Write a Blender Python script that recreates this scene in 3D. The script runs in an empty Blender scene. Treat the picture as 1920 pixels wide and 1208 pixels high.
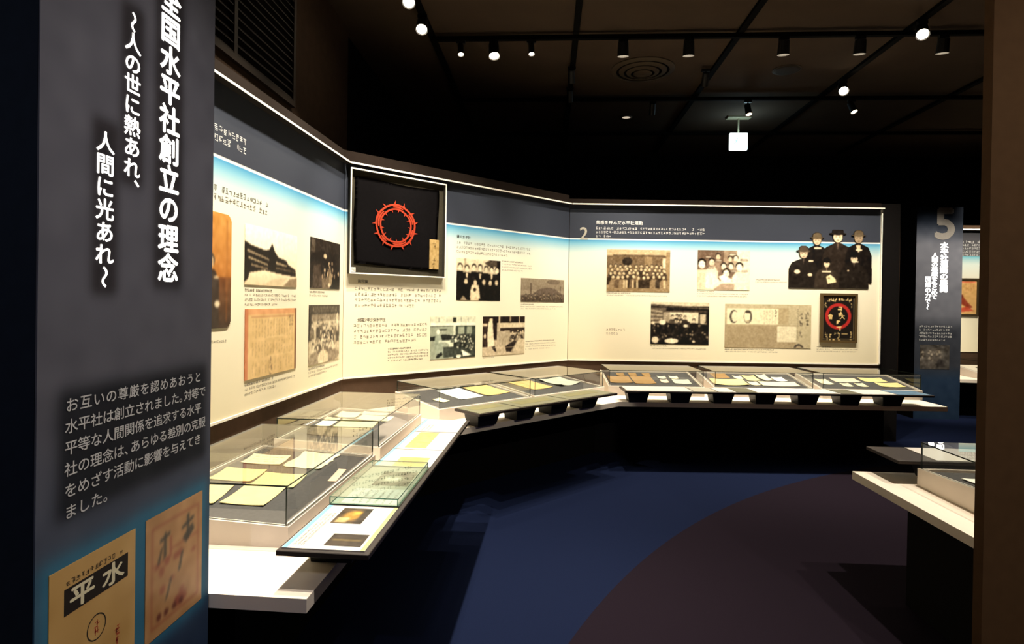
import bpy, bmesh, math, random
import numpy as np
from mathutils import Vector, Matrix

S = bpy.context.scene
C = S.collection
PI = math.pi
random.seed(4)

# ------------------------------------------------------------------ camera
EYE = 1.56
YAW, PITCH, ROLL = 0.05109, 0.00654, 0.01529
cam_data = bpy.data.cameras.new('camera')
cam_data.sensor_width = 36.0
cam_data.lens = 36.0 * 1110.0 / 1920.0
cam_data.shift_y = -31.1 / 1920.0
cam_data.clip_start = 0.05
cam = bpy.data.objects.new('camera', cam_data)
C.objects.link(cam)
fw0 = Vector((-math.sin(YAW), math.cos(YAW), 0))
rt = Vector((math.cos(YAW), math.sin(YAW), 0))
fwd = fw0 * math.cos(PITCH) - Vector((0, 0, 1)) * math.sin(PITCH)
up = Vector((0, 0, 1)) * math.cos(PITCH) + fw0 * math.sin(PITCH)
r2 = rt * math.cos(ROLL) + up * math.sin(ROLL)
u2 = -rt * math.sin(ROLL) + up * math.cos(ROLL)
M = Matrix((r2, u2, -fwd)).transposed().to_4x4()
M.translation = Vector((0, 0, EYE))
cam.matrix_world = M
S.camera = cam

# ------------------------------------------------------------------ world, view
W = bpy.data.worlds.new('world')
S.world = W
W.use_nodes = True
W.node_tree.nodes['Background'].inputs[0].default_value = (0.9, 0.75, 0.6, 1)
W.node_tree.nodes['Background'].inputs[1].default_value = 0.0015
S.view_settings.view_transform = 'Standard'
S.view_settings.look = 'None'
S.view_settings.exposure = 0.0
S.view_settings.gamma = 1.0
S.view_settings.use_curve_mapping = False
S.cycles.transparent_max_bounces = 40
S.cycles.max_bounces = 10
S.cycles.caustics_reflective = False
S.cycles.caustics_refractive = False
S.cycles.sample_clamp_indirect = 3.0

WARM = (1.0, 0.89, 0.71)
NEUT = (0.93, 0.90, 1.0)


def spot(name, loc, target, power, cone=70, blend=0.8, col=WARM, radius=0.035, parent=None):
    d = bpy.data.lights.new(name, 'SPOT')
    d.energy = power
    d.color = col
    d.spot_size = math.radians(cone)
    d.spot_blend = blend
    d.shadow_soft_size = radius
    o = bpy.data.objects.new(name, d)
    C.objects.link(o)
    q = (Vector(target) - Vector(loc)).to_track_quat('-Z', 'Y')
    if parent:
        o.parent = parent
        o.location = Vector(loc) - parent.location
    else:
        o.location = loc
    o.rotation_euler = q.to_euler()
    return o


# ------------------------------------------------------------------ wall frames
E1 = 0.02742


class Frame:
    def __init__(self, A, D):
        self.A = Vector((A[0], A[1], 0))
        self.D = Vector((D[0], D[1], 0)).normalized()
        self.N = Vector((self.D.y, -self.D.x, 0))
        self.ang = math.atan2(self.D.y, self.D.x)

    def at(self, u, d, z):
        p = self.A + self.D * u + self.N * d
        return Vector((p.x, p.y, z))


P1, P2, P3 = (-1.6635, 4.8480), (0.2942, 6.8729), (3.8943, 7.0519)
FL = Frame(P1, (math.sin(E1), math.cos(E1)))          # long left partition
FM = Frame(P1, (P2[0] - P1[0], P2[1] - P1[1]))        # diagonal middle partition
FB = Frame(P2, (P3[0] - P2[0], P3[1] - P2[1]))        # back partition
LM, LB = 2.8166, 3.6046

# lamps over the left counter, above the frame of the photograph
for u, p in ((-2.75, 420), (-2.0, 340), (-1.2, 330), (-0.45, 330)):
    spot('spot_left', FL.at(u, 0.62, 4.05), FL.at(u, 0.42, 0.7), p, 82, 0.7)
for u, d, p in ((0.35, 0.95, 350), (1.0, 1.1, 290), (1.8, 1.7, 170), (2.55, 2.3, 110)):
    spot('spot_corner', FM.at(u, d, 4.08), FM.at(u, 0.08, 1.35), p, 56, 0.7)
for x, p in ((2.4, 430), (3.4, 300)):
    spot('spot_right', (x, 3.15, 4.05), (x, 2.95, 0.6), p, 80, 0.7)
spot('spot_pillar_fill', (1.3, 1.6, 4.1), (-1.05, 1.5, 1.2), 300, 40, 0.9, (1.0, 0.9, 0.8))  # added lamp, out of view, brightening the near pillar's printed side
spot('spot_pillar_end_fill', (-0.6, -1.8, 3.9), (-1.5, 1.2, 1.3), 110, 40, 0.9, NEUT)  # unseen lamp added behind the camera to lift the pillar's end face
spot('spot_partition_fill', (2.4, -0.6, 4.0), (1.9, 2.3, 1.3), 290, 60, 0.9)  # fill lamp added near the camera for the brown partition's back

# ------------------------------------------------------------------ materials
MATS = {}


def lin(c):
    return tuple(((x / 255.0) / 12.92 if x / 255.0 <= 0.04045 else ((x / 255.0 + 0.055) / 1.055) ** 2.4) for x in c)


def mat(name, rgb, rough=0.6, metal=0.0, var=0.06, scale=30.0, spec=0.3, bump=0.0, coat=0.0):
    """principled surface whose colour is gently broken up by noise; rgb in 0-255 sRGB"""
    if name in MATS:
        return MATS[name]
    m = bpy.data.materials.new(name)
    m.use_nodes = True
    nt = m.node_tree
    b = nt.nodes['Principled BSDF']
    b.inputs['Roughness'].default_value = rough
    b.inputs['Metallic'].default_value = metal
    b.inputs['Specular IOR Level'].default_value = spec
    b.inputs['Coat Weight'].default_value = coat
    b.inputs['Coat Roughness'].default_value = 0.08
    c = lin(rgb)
    tc = nt.nodes.new('ShaderNodeTexCoord')
    nz = nt.nodes.new('ShaderNodeTexNoise')
    nz.inputs['Scale'].default_value = scale
    nz.inputs['Detail'].default_value = 3
    rp = nt.nodes.new('ShaderNodeValToRGB')
    rp.color_ramp.elements[0].position = 0.3
    rp.color_ramp.elements[1].position = 0.7
    rp.color_ramp.elements[0].color = tuple(x * (1 - var) for x in c) + (1,)
    rp.color_ramp.elements[1].color = tuple(min(1, x * (1 + var)) for x in c) + (1,)
    nt.links.new(tc.outputs['Object'], nz.inputs['Vector'])
    nt.links.new(nz.outputs['Fac'], rp.inputs['Fac'])
    nt.links.new(rp.outputs['Color'], b.inputs['Base Color'])
    if bump:
        bp = nt.nodes.new('ShaderNodeBump')
        bp.inputs['Strength'].default_value = bump
        bp.inputs['Distance'].default_value = 0.003
        n2 = nt.nodes.new('ShaderNodeTexNoise')
        n2.inputs['Scale'].default_value = scale * 8
        nt.links.new(tc.outputs['Object'], n2.inputs['Vector'])
        nt.links.new(n2.outputs['Fac'], bp.inputs['Height'])
        nt.links.new(bp.outputs['Normal'], b.inputs['Normal'])
    MATS[name] = m
    return m


def emit(name, rgb, strength):
    if name in MATS:
        return MATS[name]
    m = bpy.data.materials.new(name)
    m.use_nodes = True
    nt = m.node_tree
    nt.nodes.remove(nt.nodes['Principled BSDF'])
    e = nt.nodes.new('ShaderNodeEmission')
    e.inputs[0].default_value = lin(rgb) + (1,)
    e.inputs[1].default_value = strength
    nt.links.new(e.outputs[0], nt.nodes['Material Output'].inputs[0])
    MATS[name] = m
    return m


def painted(name, attr='paint', rough=0.5, spec=0.3):
    """a printed surface: its ink colours are stored on the mesh"""
    if name in MATS:
        return MATS[name]
    m = bpy.data.materials.new(name)
    m.use_nodes = True
    nt = m.node_tree
    b = nt.nodes['Principled BSDF']
    b.inputs['Roughness'].default_value = rough
    b.inputs['Specular IOR Level'].default_value = spec
    a = nt.nodes.new('ShaderNodeAttribute')
    a.attribute_name = attr
    nt.links.new(a.outputs['Color'], b.inputs['Base Color'])
    MATS[name] = m
    return m


def ramp_z(name, stops, rough=0.6, spec=0.2):
    """a printed graphic whose colour runs with height; stops: (z, rgb)"""
    m = bpy.data.materials.new(name)
    m.use_nodes = True
    nt = m.node_tree
    b = nt.nodes['Principled BSDF']
    b.inputs['Roughness'].default_value = rough
    b.inputs['Specular IOR Level'].default_value = spec
    tc = nt.nodes.new('ShaderNodeTexCoord')
    sp = nt.nodes.new('ShaderNodeSeparateXYZ')
    mr = nt.nodes.new('ShaderNodeMapRange')
    z0, z1 = stops[0][0], stops[-1][0]
    mr.inputs['From Min'].default_value = z0
    mr.inputs['From Max'].default_value = z1
    rp = nt.nodes.new('ShaderNodeValToRGB')
    els = rp.color_ramp.elements
    while len(els) < len(stops):
        els.new(0.5)
    for e, (z, c) in zip(els, stops):
        e.position = (z - z0) / (z1 - z0)
        e.color = lin(c) + (1,)
    nt.links.new(tc.outputs['Object'], sp.inputs[0])
    nt.links.new(sp.outputs['Z'], mr.inputs['Value'])
    nt.links.new(mr.outputs['Result'], rp.inputs['Fac'])
    nt.links.new(rp.outputs['Color'], b.inputs['Base Color'])
    return m


def glass_mat(name, tint, ior=1.55):
    m = bpy.data.materials.new(name)
    m.use_nodes = True
    nt = m.node_tree
    nt.nodes.remove(nt.nodes['Principled BSDF'])
    tr = nt.nodes.new('ShaderNodeBsdfTransparent')
    tr.inputs[0].default_value = tint + (1,)
    gl = nt.nodes.new('ShaderNodeBsdfGlossy')
    gl.inputs['Roughness'].default_value = 0.0
    fr = nt.nodes.new('ShaderNodeFresnel')
    fr.inputs['IOR'].default_value = ior
    geo = nt.nodes.new('ShaderNodeNewGeometry')
    sub = nt.nodes.new('ShaderNodeMath')
    sub.operation = 'SUBTRACT'
    sub.inputs[0].default_value = 1.0
    mul = nt.nodes.new('ShaderNodeMath')
    mul.operation = 'MULTIPLY'
    mx = nt.nodes.new('ShaderNodeMixShader')
    nt.links.new(geo.outputs['Backfacing'], sub.inputs[1])
    nt.links.new(sub.outputs[0], mul.inputs[0])
    add = nt.nodes.new('ShaderNodeMath')
    add.operation = 'ADD'
    add.inputs[1].default_value = 1.0
    dbl = nt.nodes.new('ShaderNodeMath')
    dbl.operation = 'MULTIPLY'
    dbl.inputs[1].default_value = 2.0
    dv = nt.nodes.new('ShaderNodeMath')
    dv.operation = 'DIVIDE'
    nt.links.new(fr.outputs[0], add.inputs[0])
    nt.links.new(fr.outputs[0], dbl.inputs[0])
    nt.links.new(dbl.outputs[0], dv.inputs[0])
    nt.links.new(add.outputs[0], dv.inputs[1])
    nt.links.new(dv.outputs[0], mul.inputs[1])
    nt.links.new(mul.outputs[0], mx.inputs[0])
    nt.links.new(tr.outputs[0], mx.inputs[1])
    nt.links.new(gl.outputs[0], mx.inputs[2])
    nt.links.new(mx.outputs[0], nt.nodes['Material Output'].inputs[0])
    return m


GLASS = glass_mat('clear_glass', (0.975, 0.985, 0.975))
GLASS_G = glass_mat('green_glass', (0.90, 0.965, 0.94))
EDGE = mat('glass_edge', (38, 46, 40), 0.25, spec=0.5)
EDGE_G = mat('green_glass_edge', (45, 110, 95), 0.25, spec=0.5)
WHITE = mat('white_laminate', (238, 226, 212), 0.55, var=0.015, scale=6)
TRIMW = mat('white_trim', (245, 240, 228), 0.5, var=0.02)
BROWN = mat('brown_wall', (70, 54, 42), 0.85, var=0.10, scale=14, spec=0.1, bump=0.2)
LEDGE = mat('ledge_board', (40, 36, 36), .8, var=.05, spec=.1)
TRACKM = mat('track_black', (12, 11, 10), .85, var=.05, spec=.05)
BLACKW = mat('black_wall', (22, 20, 20), 0.9, var=0.10, spec=0.05)
NAVYW = mat('navy_pillar', (22, 30, 42), 0.8, var=0.08, spec=0.15)
FELT = mat('grey_felt', (84, 82, 82), 0.95, var=0.10, scale=60, spec=0.05, bump=0.2)
DARKRAIL = mat('dark_rail', (46, 38, 36), 0.45, var=0.08, spec=0.35)
BLACKM = mat('black_metal', (16, 15, 15), 0.5, var=0.05, spec=0.3)
PLINTH = mat('black_plinth', (14, 13, 14), 0.8, var=0.08, spec=0.1)
INK = mat('ink', (38, 34, 30), 0.8, var=0.03)
INKB = mat('body_ink', (104, 95, 80), .8, var=.03)
INKG = mat('grey_ink', (120, 112, 98), 0.8, var=0.03)
CEILM = mat('brown_ceiling', (74, 62, 52), 0.95, var=0.06, scale=3, spec=0.05)
GREYM = mat('grey_metal', (120, 112, 100), 0.5, var=0.05)
LETTERW = mat('pale_print', (205, 205, 205), 0.7, var=0.02)
PRINT = painted('printed_photo', rough=0.45, spec=0.25)
LENS_ON = emit('lamp_lens', (255, 236, 205), 45.0)
LENS_DIM = emit('lamp_lens_small', (255, 232, 200), 14.0)


# ------------------------------------------------------------------ mesh helpers
def new_obj(name, bm, m=None, parent=None, loc=None, rotz=0.0, smooth=False):
    me = bpy.data.meshes.new(name)
    bm.normal_update()
    bm.to_mesh(me)
    bm.free()
    if m is not None:
        for k in (m if isinstance(m, (list, tuple)) else (m,)):
            me.materials.append(k)
    if smooth:
        for p in me.polygons:
            p.use_smooth = True
    o = bpy.data.objects.new(name, me)
    C.objects.link(o)
    if parent:
        o.parent = parent
    if loc is not None:
        o.location = loc
        o.rotation_euler = (0, 0, rotz)
    return o


def thing(name, label, cat, loc=(0, 0, 0), rotz=0.0, group=None):
    o = bpy.data.objects.new(name, None)
    o.empty_display_size = 0.1
    C.objects.link(o)
    o.location = loc
    o.rotation_euler = (0, 0, rotz)
    o['label'] = label
    o['category'] = cat
    if group:
        o['group'] = group
    return o


def tag(o, label, cat, group=None):
    o['label'] = label
    o['category'] = cat
    if group:
        o['group'] = group
    return o


def struct(o):
    o['kind'] = 'structure'
    return o


def hexa(bm, p, mi=0):
    """p: 8 points, bottom 4 counter-clockwise then top 4"""
    v = [bm.verts.new(q) for q in p]
    fs = []
    for q in ((3, 2, 1, 0), (4, 5, 6, 7), (0, 1, 5, 4), (1, 2, 6, 5), (2, 3, 7, 6), (3, 0, 4, 7)):
        f = bm.faces.new([v[i] for i in q])
        f.material_index = mi
        fs.append(f)
    return fs


def box(bm, x0, x1, y0, y1, z0, z1, mi=0):
    return hexa(bm, [(x0, y0, z0), (x1, y0, z0), (x1, y1, z0), (x0, y1, z0),
                     (x0, y0, z1), (x1, y0, z1), (x1, y1, z1), (x0, y1, z1)], mi)


def boxbm(*a):
    bm = bmesh.new()
    box(bm, *a)
    return bm


def bevel(bm, w, seg=2):
    bmesh.ops.bevel(bm, geom=list(bm.edges), offset=w, segments=seg, affect='EDGES', profile=0.5)
    return bm


def cyl(bm, a, b, r0, r1=None, n=16, mi=0, caps=True):
    r1 = r0 if r1 is None else r1
    a, b = Vector(a), Vector(b)
    q = (b - a).to_track_quat('Z', 'Y')
    ra, rb = [], []
    for i in range(n):
        t = 2 * PI * i / n
        d = q @ Vector((math.cos(t), math.sin(t), 0))
        ra.append(bm.verts.new(a + d * r0))
        rb.append(bm.verts.new(b + d * r1))
    for i in range(n):
        f = bm.faces.new((ra[i], ra[(i + 1) % n], rb[(i + 1) % n], rb[i]))
        f.material_index = mi
    if caps:
        bm.faces.new(list(reversed(ra))).material_index = mi
        bm.faces.new(rb).material_index = mi


def lathe(bm, prof, n=40, mi=0, c=(0, 0, 0)):
    rings = []
    for r, z in prof:
        rings.append([bm.verts.new((c[0] + r * math.cos(2 * PI * i / n), c[1] + r * math.sin(2 * PI * i / n), c[2] + z)) for i in range(n)])
    for a, b in zip(rings, rings[1:]):
        for i in range(n):
            bm.faces.new((a[i], a[(i + 1) % n], b[(i + 1) % n], b[i])).material_index = mi


def prism(bm, pts, z0, z1, mi=0):
    lo = [bm.verts.new((x, y, z0)) for x, y in pts]
    hi = [bm.verts.new((x, y, z1)) for x, y in pts]
    n = len(pts)
    bm.faces.new(list(reversed(lo))).material_index = mi
    bm.faces.new(hi).material_index = mi
    for i in range(n):
        bm.faces.new((lo[i], lo[(i + 1) % n], hi[(i + 1) % n], hi[i])).material_index = mi


# ------------------------------------------------------------------ lettering
GL = {}


def glyph(ch, off=0.0):
    k = (ch, off)
    if k not in GL:
        c = bpy.data.curves.new('glyph', 'FONT')
        c.body = ch
        c.size = 1.0
        c.offset = off
        c.resolution_u = 3
        o = bpy.data.objects.new('glyph', c)
        C.objects.link(o)
        dg = bpy.context.evaluated_depsgraph_get()
        dg.update()
        me = bpy.data.meshes.new_from_object(o.evaluated_get(dg))
        GL[k] = ([v.co.copy() for v in me.vertices], [tuple(p.vertices) for p in me.polygons])
        bpy.data.objects.remove(o)
        bpy.data.curves.remove(c)
        bpy.data.meshes.remove(me)
    return GL[k]


def put_glyph(bm, ch, cx, cz, sx, sz, y, off=0.0, rot=False, origin='c'):
    """a glyph standing on the x-z plane, facing -y, its em box centred at (cx, cz)"""
    vs, fs = glyph(ch)
    if not vs:
        return
    if off:        # bolder: the same character struck again a hair to each side
        for k, (dx, dz) in enumerate(((off, 0), (-off, 0), (0, off), (0, -off))):
            put_glyph(bm, ch, cx + dx * sx, cz + dz * sz, sx, sz, y - .00003 * (k + 1), 0.0, rot, origin)
    out = []
    for v in vs:
        a, b = v.x - 0.5, v.y - 0.36
        if rot:
            a, b = b, -a
        if ch in '、。' and origin == 'v':
            a, b = a + 0.6, b + 0.6
        out.append(bm.verts.new((cx + a * sx, y, cz + b * sz)))
    for f in fs:
        try:
            bm.faces.new([out[i] for i in f])
        except ValueError:
            pass


def text_h(bm, s, x0, z, size, y, pitch=None, off=0.0, aspect=1.0):
    pitch = pitch or size * aspect
    for i, ch in enumerate(s):
        put_glyph(bm, ch, x0 + pitch * (i + 0.5), z, size * aspect, size, y, off)


def fine_print(bm, x0, x1, z, h, y, dens=1.0, rng=None):
    """a line of print too small to read: clusters of short strokes"""
    rng = rng or random
    x = x0
    w = h * 0.92
    while x + w < x1:
        if rng.random() < 0.94 * dens:
            n = rng.choice((3, 4, 4, 5))
            for k in range(n):
                if rng.random() < 0.55:
                    zz = z - h / 2 + h * (k + 0.5) / n
                    a, b = x + w * rng.uniform(0, .25), x + w * rng.uniform(.65, .95)
                    t = h * 0.055
                    q = ((a, zz - t), (b, zz - t), (b, zz + t), (a, zz + t))
                else:
                    xx = x + w * (0.1 + 0.8 * rng.random())
                    a, b = z - h * rng.uniform(.1, .48), z + h * rng.uniform(.1, .48)
                    t = h * 0.055
                    q = ((xx - t, a), (xx + t, a), (xx + t, b), (xx - t, b))
                bm.faces.new([bm.verts.new((px, y, pz)) for px, pz in q])
        x += h


# ------------------------------------------------------------------ print canvas
class Canvas:
    """a small picture painted in sRGB 0-255, carried by the mesh as ink colours"""

    def __init__(self, w, h, rgb, res=0.005, seed=1):
        self.nx, self.ny = max(4, int(round(w / res))), max(4, int(round(h / res)))
        self.w, self.h = w, h
        self.a = np.zeros((self.ny, self.nx, 3)) + np.array(rgb, float)
        self.mask = np.ones((self.ny, self.nx), bool)
        y, x = np.mgrid[0:self.ny, 0:self.nx]
        self.x, self.y = (x + .5) / self.nx, (y + .5) / self.ny
        self.asp = w / h
        self.rng = np.random.RandomState(seed)

    def _put(self, m, rgb, al=1.0):
        m = m.astype(float)[..., None] * al
        self.a = self.a * (1 - m) + np.array(rgb, float) * m

    def rect(self, x0, y0, x1, y1, rgb, al=1.0):
        self._put((self.x >= x0) & (self.x < x1) & (self.y >= y0) & (self.y < y1), rgb, al)

    def ell(self, cx, cy, rx, ry, rgb, al=1.0, soft=0.0):
        r = np.sqrt(((self.x - cx) / rx) ** 2 + ((self.y - cy) / ry) ** 2)
        self._put(np.clip((1 - r) / soft, 0, 1) if soft else r < 1, rgb, al)

    def inside(self, pts):
        m = np.zeros_like(self.mask)
        n = len(pts)
        for i in range(n):
            (x0, y0), (x1, y1) = pts[i], pts[(i + 1) % n]
            if y0 == y1:
                continue
            c = ((y0 > self.y) != (y1 > self.y)) & (self.x < (x1 - x0) * (self.y - y0) / (y1 - y0) + x0)
            m ^= c
        return m

    def poly(self, pts, rgb, al=1.0):
        self._put(self.inside(pts), rgb, al)

    def grad(self, y0, y1, c0, c1):
        t = np.clip((self.y - y0) / (y1 - y0), 0, 1)[..., None]
        m = ((self.y >= y0) & (self.y < y1))[..., None]
        self.a = np.where(m, np.array(c0, float) * (1 - t) + np.array(c1, float) * t, self.a)

    def noise(self, amp, cell=6):
        gy, gx = self.ny // cell + 2, self.nx // cell + 2
        g = self.rng.randn(gy, gx)
        yy, xx = np.arange(self.ny) / cell, np.arange(self.nx) / cell
        y0, x0 = yy.astype(int), xx.astype(int)
        fy, fx = (yy - y0)[:, None], (xx - x0)[None, :]
        v = (g[y0][:, x0] * (1 - fy) * (1 - fx) + g[y0 + 1][:, x0] * fy * (1 - fx)
             + g[y0][:, x0 + 1] * (1 - fy) * fx + g[y0 + 1][:, x0 + 1] * fy * fx)
        self.a = np.clip(self.a + v[..., None] * amp, 0, 255)

    def blur(self, n=1):
        for _ in range(n):
            p = np.pad(self.a, ((1, 1), (1, 1), (0, 0)), 'edge')
            self.a = (p[1:-1, 1:-1] * 4 + p[:-2, 1:-1] * 2 + p[2:, 1:-1] * 2 + p[1:-1, :-2] * 2 + p[1:-1, 2:] * 2
                      + p[:-2, :-2] + p[:-2, 2:] + p[2:, :-2] + p[2:, 2:]) / 16

    def person(self, cx, top, hh, body, face, hat=None, wide=2.3, bottom=1.0, skirt=0):
        """head of height hh (in picture height) with shoulders going down to bottom"""
        rx = hh * .40 / self.asp
        sh = top + hh * 1.15
        bw = rx * wide
        self.poly([(cx - bw * .5, sh - hh * .08), (cx + bw * .5, sh - hh * .08), (cx + bw, sh + hh * .55), (cx + bw * (1.05 + skirt), bottom),
                   (cx - bw * (1.05 + skirt), bottom), (cx - bw, sh + hh * .55)], body)
        self.ell(cx, top + hh * .42, rx * 1.08, hh * .47, (38, 32, 28) if hat is None else hat)
        self.ell(cx, top + hh * .56, rx * .86, hh * .42, face)
        if hat is not None:
            self.ell(cx, top + hh * .14, rx * 1.0, hh * .30, hat)
            self.ell(cx, top + hh * .32, rx * 1.55, hh * .09, hat)
        dk = tuple(x * .6 for x in face)
        for s in (-1, 1):
            self.ell(cx + s * rx * .36, top + hh * .53, rx * .16, hh * .045, dk)
        self.ell(cx, top + hh * .80, rx * .26, hh * .035, dk)

    def crowd(self, x0, y0, x1, y1, n, hh, bodies, faces):
        pts = sorted((self.rng.uniform(y0, y1), self.rng.uniform(x0, x1)) for _ in range(n))
        for y, x in pts:
            b = bodies[self.rng.randint(len(bodies))]
            f = faces[self.rng.randint(len(faces))]
            s = hh * self.rng.uniform(.85, 1.15)
            self.person(x, y, s, b, f, bottom=min(1.0, y + s * 3.2))

    def script(self, x0, y0, x1, y1, cols, rgb, al=.7, size=.03):
        """columns of upright handwriting too small to read"""
        for c in range(cols):
            cx = x0 + (x1 - x0) * (c + .5) / cols
            y = y0
            while y < y1:
                if self.rng.rand() < .85:
                    for k in range(3):
                        ax, ay = cx + self.rng.uniform(-.4, .4) * size / self.asp, y + self.rng.uniform(0, .8) * size
                        if self.rng.rand() < .5:
                            self.rect(ax - size * .35 / self.asp, ay, ax + size * .35 / self.asp, ay + size * .22, rgb, al)
                        else:
                            self.rect(ax, ay - size * .3, ax + size * .22 / self.asp, ay + size * .4, rgb, al)
                y += size * 1.15

    def bm(self, thick=0.004, y=0.0, curl=None):
        """board in the x-z plane, picture facing -y; origin at its lower left corner"""
        bm = bmesh.new()
        lay = bm.loops.layers.float_color.new('paint')
        nx, ny = self.nx, self.ny
        # vertex colours: average of neighbouring cells
        p = np.pad(self.a, ((1, 1), (1, 1), (0, 0)), 'edge')
        vc = (p[:-1, :-1] + p[1:, :-1] + p[:-1, 1:] + p[1:, 1:]) / 4 / 255.0
        vc = np.where(vc <= 0.04045, vc / 12.92, ((vc + 0.055) / 1.055) ** 2.4)
        need = {}
        dx, dz = self.w / nx, self.h / ny

        def V(i, j, back):
            k = (i, j, back)
            if k not in need:
                yy = y - (0 if back else thick)
                need[k] = bm.verts.new((j * dx, yy, self.h - i * dz))
            return need[k]

        def face(vs, cols):
            f = bm.faces.new(vs)
            for l, c in zip(f.loops, cols):
                l[lay] = (c[0], c[1], c[2], 1)

        mk = self.mask
        for i in range(ny):
            for j in range(nx):
                if not mk[i, j]:
                    continue
                q = ((i + 1, j), (i + 1, j + 1), (i, j + 1), (i, j))
                face([V(a, b, 0) for a, b in q], [vc[a, b] for a, b in q])
                for di, dj, e in ((0, -1, ((i, j), (i + 1, j))), (0, 1, ((i + 1, j + 1), (i, j + 1))),
                                  (-1, 0, ((i, j + 1), (i, j))), (1, 0, ((i + 1, j), (i + 1, j + 1)))):
                    ii, jj = i + di, j + dj
                    if 0 <= ii < ny and 0 <= jj < nx and mk[ii, jj]:
                        continue
                    (a0, b0), (a1, b1) = e
                    face([V(a0, b0, 0), V(a0, b0, 1), V(a1, b1, 1), V(a1, b1, 0)], [vc[a0, b0] * .8] * 4)
        return bm


def local_print(name, cv, u, z, y, parent, m=None, thick=0.003):
    o = new_obj(name, cv.bm(thick), m or PRINT, parent)
    o.location = (u, y, z)
    return o


def wall_print(name, cv, fr, u, z, d, label, cat, group, thick=0.004, m=None):
    if 'photograph' in name and 'amber' not in label:      # old monochrome prints: harder contrast, less colour
        g_ = cv.a.mean(axis=2, keepdims=True)
        cv.a = np.clip((cv.a * .62 + g_ * .38 - 108) * 1.28 + 108, 8, 250)
    o = new_obj(name, cv.bm(thick), m or PRINT, None, fr.at(u, d, z), fr.ang)
    return tag(o, label, cat, group)


# ================================================================== THE ROOM
def floor_mat():
    m = bpy.data.materials.new('carpet')
    m.use_nodes = True
    nt = m.node_tree
    b = nt.nodes['Principled BSDF']
    b.inputs['Roughness'].default_value = 0.95
    b.inputs['Specular IOR Level'].default_value = 0.05
    tc = nt.nodes.new('ShaderNodeTexCoord')
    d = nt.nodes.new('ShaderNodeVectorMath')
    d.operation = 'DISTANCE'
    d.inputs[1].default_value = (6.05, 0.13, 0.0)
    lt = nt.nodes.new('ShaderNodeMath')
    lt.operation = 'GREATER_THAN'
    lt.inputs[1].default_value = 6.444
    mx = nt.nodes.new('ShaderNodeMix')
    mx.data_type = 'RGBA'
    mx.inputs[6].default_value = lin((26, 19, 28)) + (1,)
    mx.inputs[7].default_value = lin((17, 25, 50)) + (1,)
    nz = nt.nodes.new('ShaderNodeTexNoise')
    nz.inputs['Scale'].default_value = 220
    nz.inputs['Detail'].default_value = 2
    rp = nt.nodes.new('ShaderNodeValToRGB')
    rp.color_ramp.elements[0].position = 0.3
    rp.color_ramp.elements[1].position = 0.75
    rp.color_ramp.elements[0].color = (.72, .72, .72, 1)
    rp.color_ramp.elements[1].color = (1.15, 1.15, 1.15, 1)
    ml = nt.nodes.new('ShaderNodeMix')
    ml.data_type = 'RGBA'
    ml.blend_type = 'MULTIPLY'
    ml.inputs[0].default_value = 1.0
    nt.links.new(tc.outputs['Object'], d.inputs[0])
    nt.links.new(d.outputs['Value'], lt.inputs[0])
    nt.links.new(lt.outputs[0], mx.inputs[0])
    nt.links.new(tc.outputs['Object'], nz.inputs['Vector'])
    nt.links.new(nz.outputs['Fac'], rp.inputs[0])
    nt.links.new(mx.outputs[2], ml.inputs[6])
    nt.links.new(rp.outputs[0], ml.inputs[7])
    nt.links.new(ml.outputs[2], b.inputs['Base Color'])
    return m


ZC = 4.25
FAR = 10.9
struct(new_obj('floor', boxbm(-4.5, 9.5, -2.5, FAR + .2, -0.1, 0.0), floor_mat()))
struct(new_obj('ceiling', boxbm(-4.5, 9.5, -2.5, FAR + .2, ZC, ZC + 0.1), CEILM))
struct(new_obj('wall_left', boxbm(-2.10, -1.97, -2.5, 5.82, 0, ZC), BROWN))
struct(new_obj('wall_left_far', boxbm(-2.16, -2.03, 5.82, FAR, 0, ZC), BLACKW))
struct(new_obj('wall_far', boxbm(-2.2, 9.5, FAR, FAR + .12, 0, ZC), BLACKW))
struct(new_obj('wall_far_right', boxbm(9.0, 9.12, -2.5, FAR, 0, ZC), BLACKW))


CAPB = mat('shaded_cap', (36, 29, 25), .9, var=.08, spec=.05)  # partition brown darkened for the cap band, shade put into the colour


def partition(name, fr, u0, u1, top, extra0=0, extra1=0):
    bm = bmesh.new()
    T = 0.12
    pts = [(u0, 0), (u1, 0), (u1 + extra1, T), (u0 + extra0, T)]
    prism(bm, pts, 0, 2.703)
    prism(bm, pts, 2.7035, top, 1)
    return struct(new_obj(name, bm, (BROWN, CAPB), None, fr.at(0, 0, 0), fr.ang))


t1 = math.tan((FL.ang - FM.ang) / 2) * 0.12
t2 = math.tan((FM.ang - FB.ang) / 2) * 0.12
partition('wall_left_partition', FL, -3.0, 0, 2.80, 0, t1)
partition('wall_middle_partition', FM, 0, LM, 2.80, -t1, t2)
partition('wall_back_partition', FB, 0, LB + .002, 2.76, -t2, 0)
struct(new_obj('wall_back_end', boxbm(LB + .003, LB + .24, .03, .12, 0, 2.76), BLACKW, None, FB.at(0, 0, 0), FB.ang))  # coloured black to stand for the shade of the recessed wall end
# right-hand partition near the camera, its bare brown back towards us
struct(new_obj('wall_right_partition', boxbm(1.70, 5.2, 2.35, 2.40, 0, 3.2), mat('brown_partition', (84, 62, 44), .85, var=.06, scale=20, spec=.08)))

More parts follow.
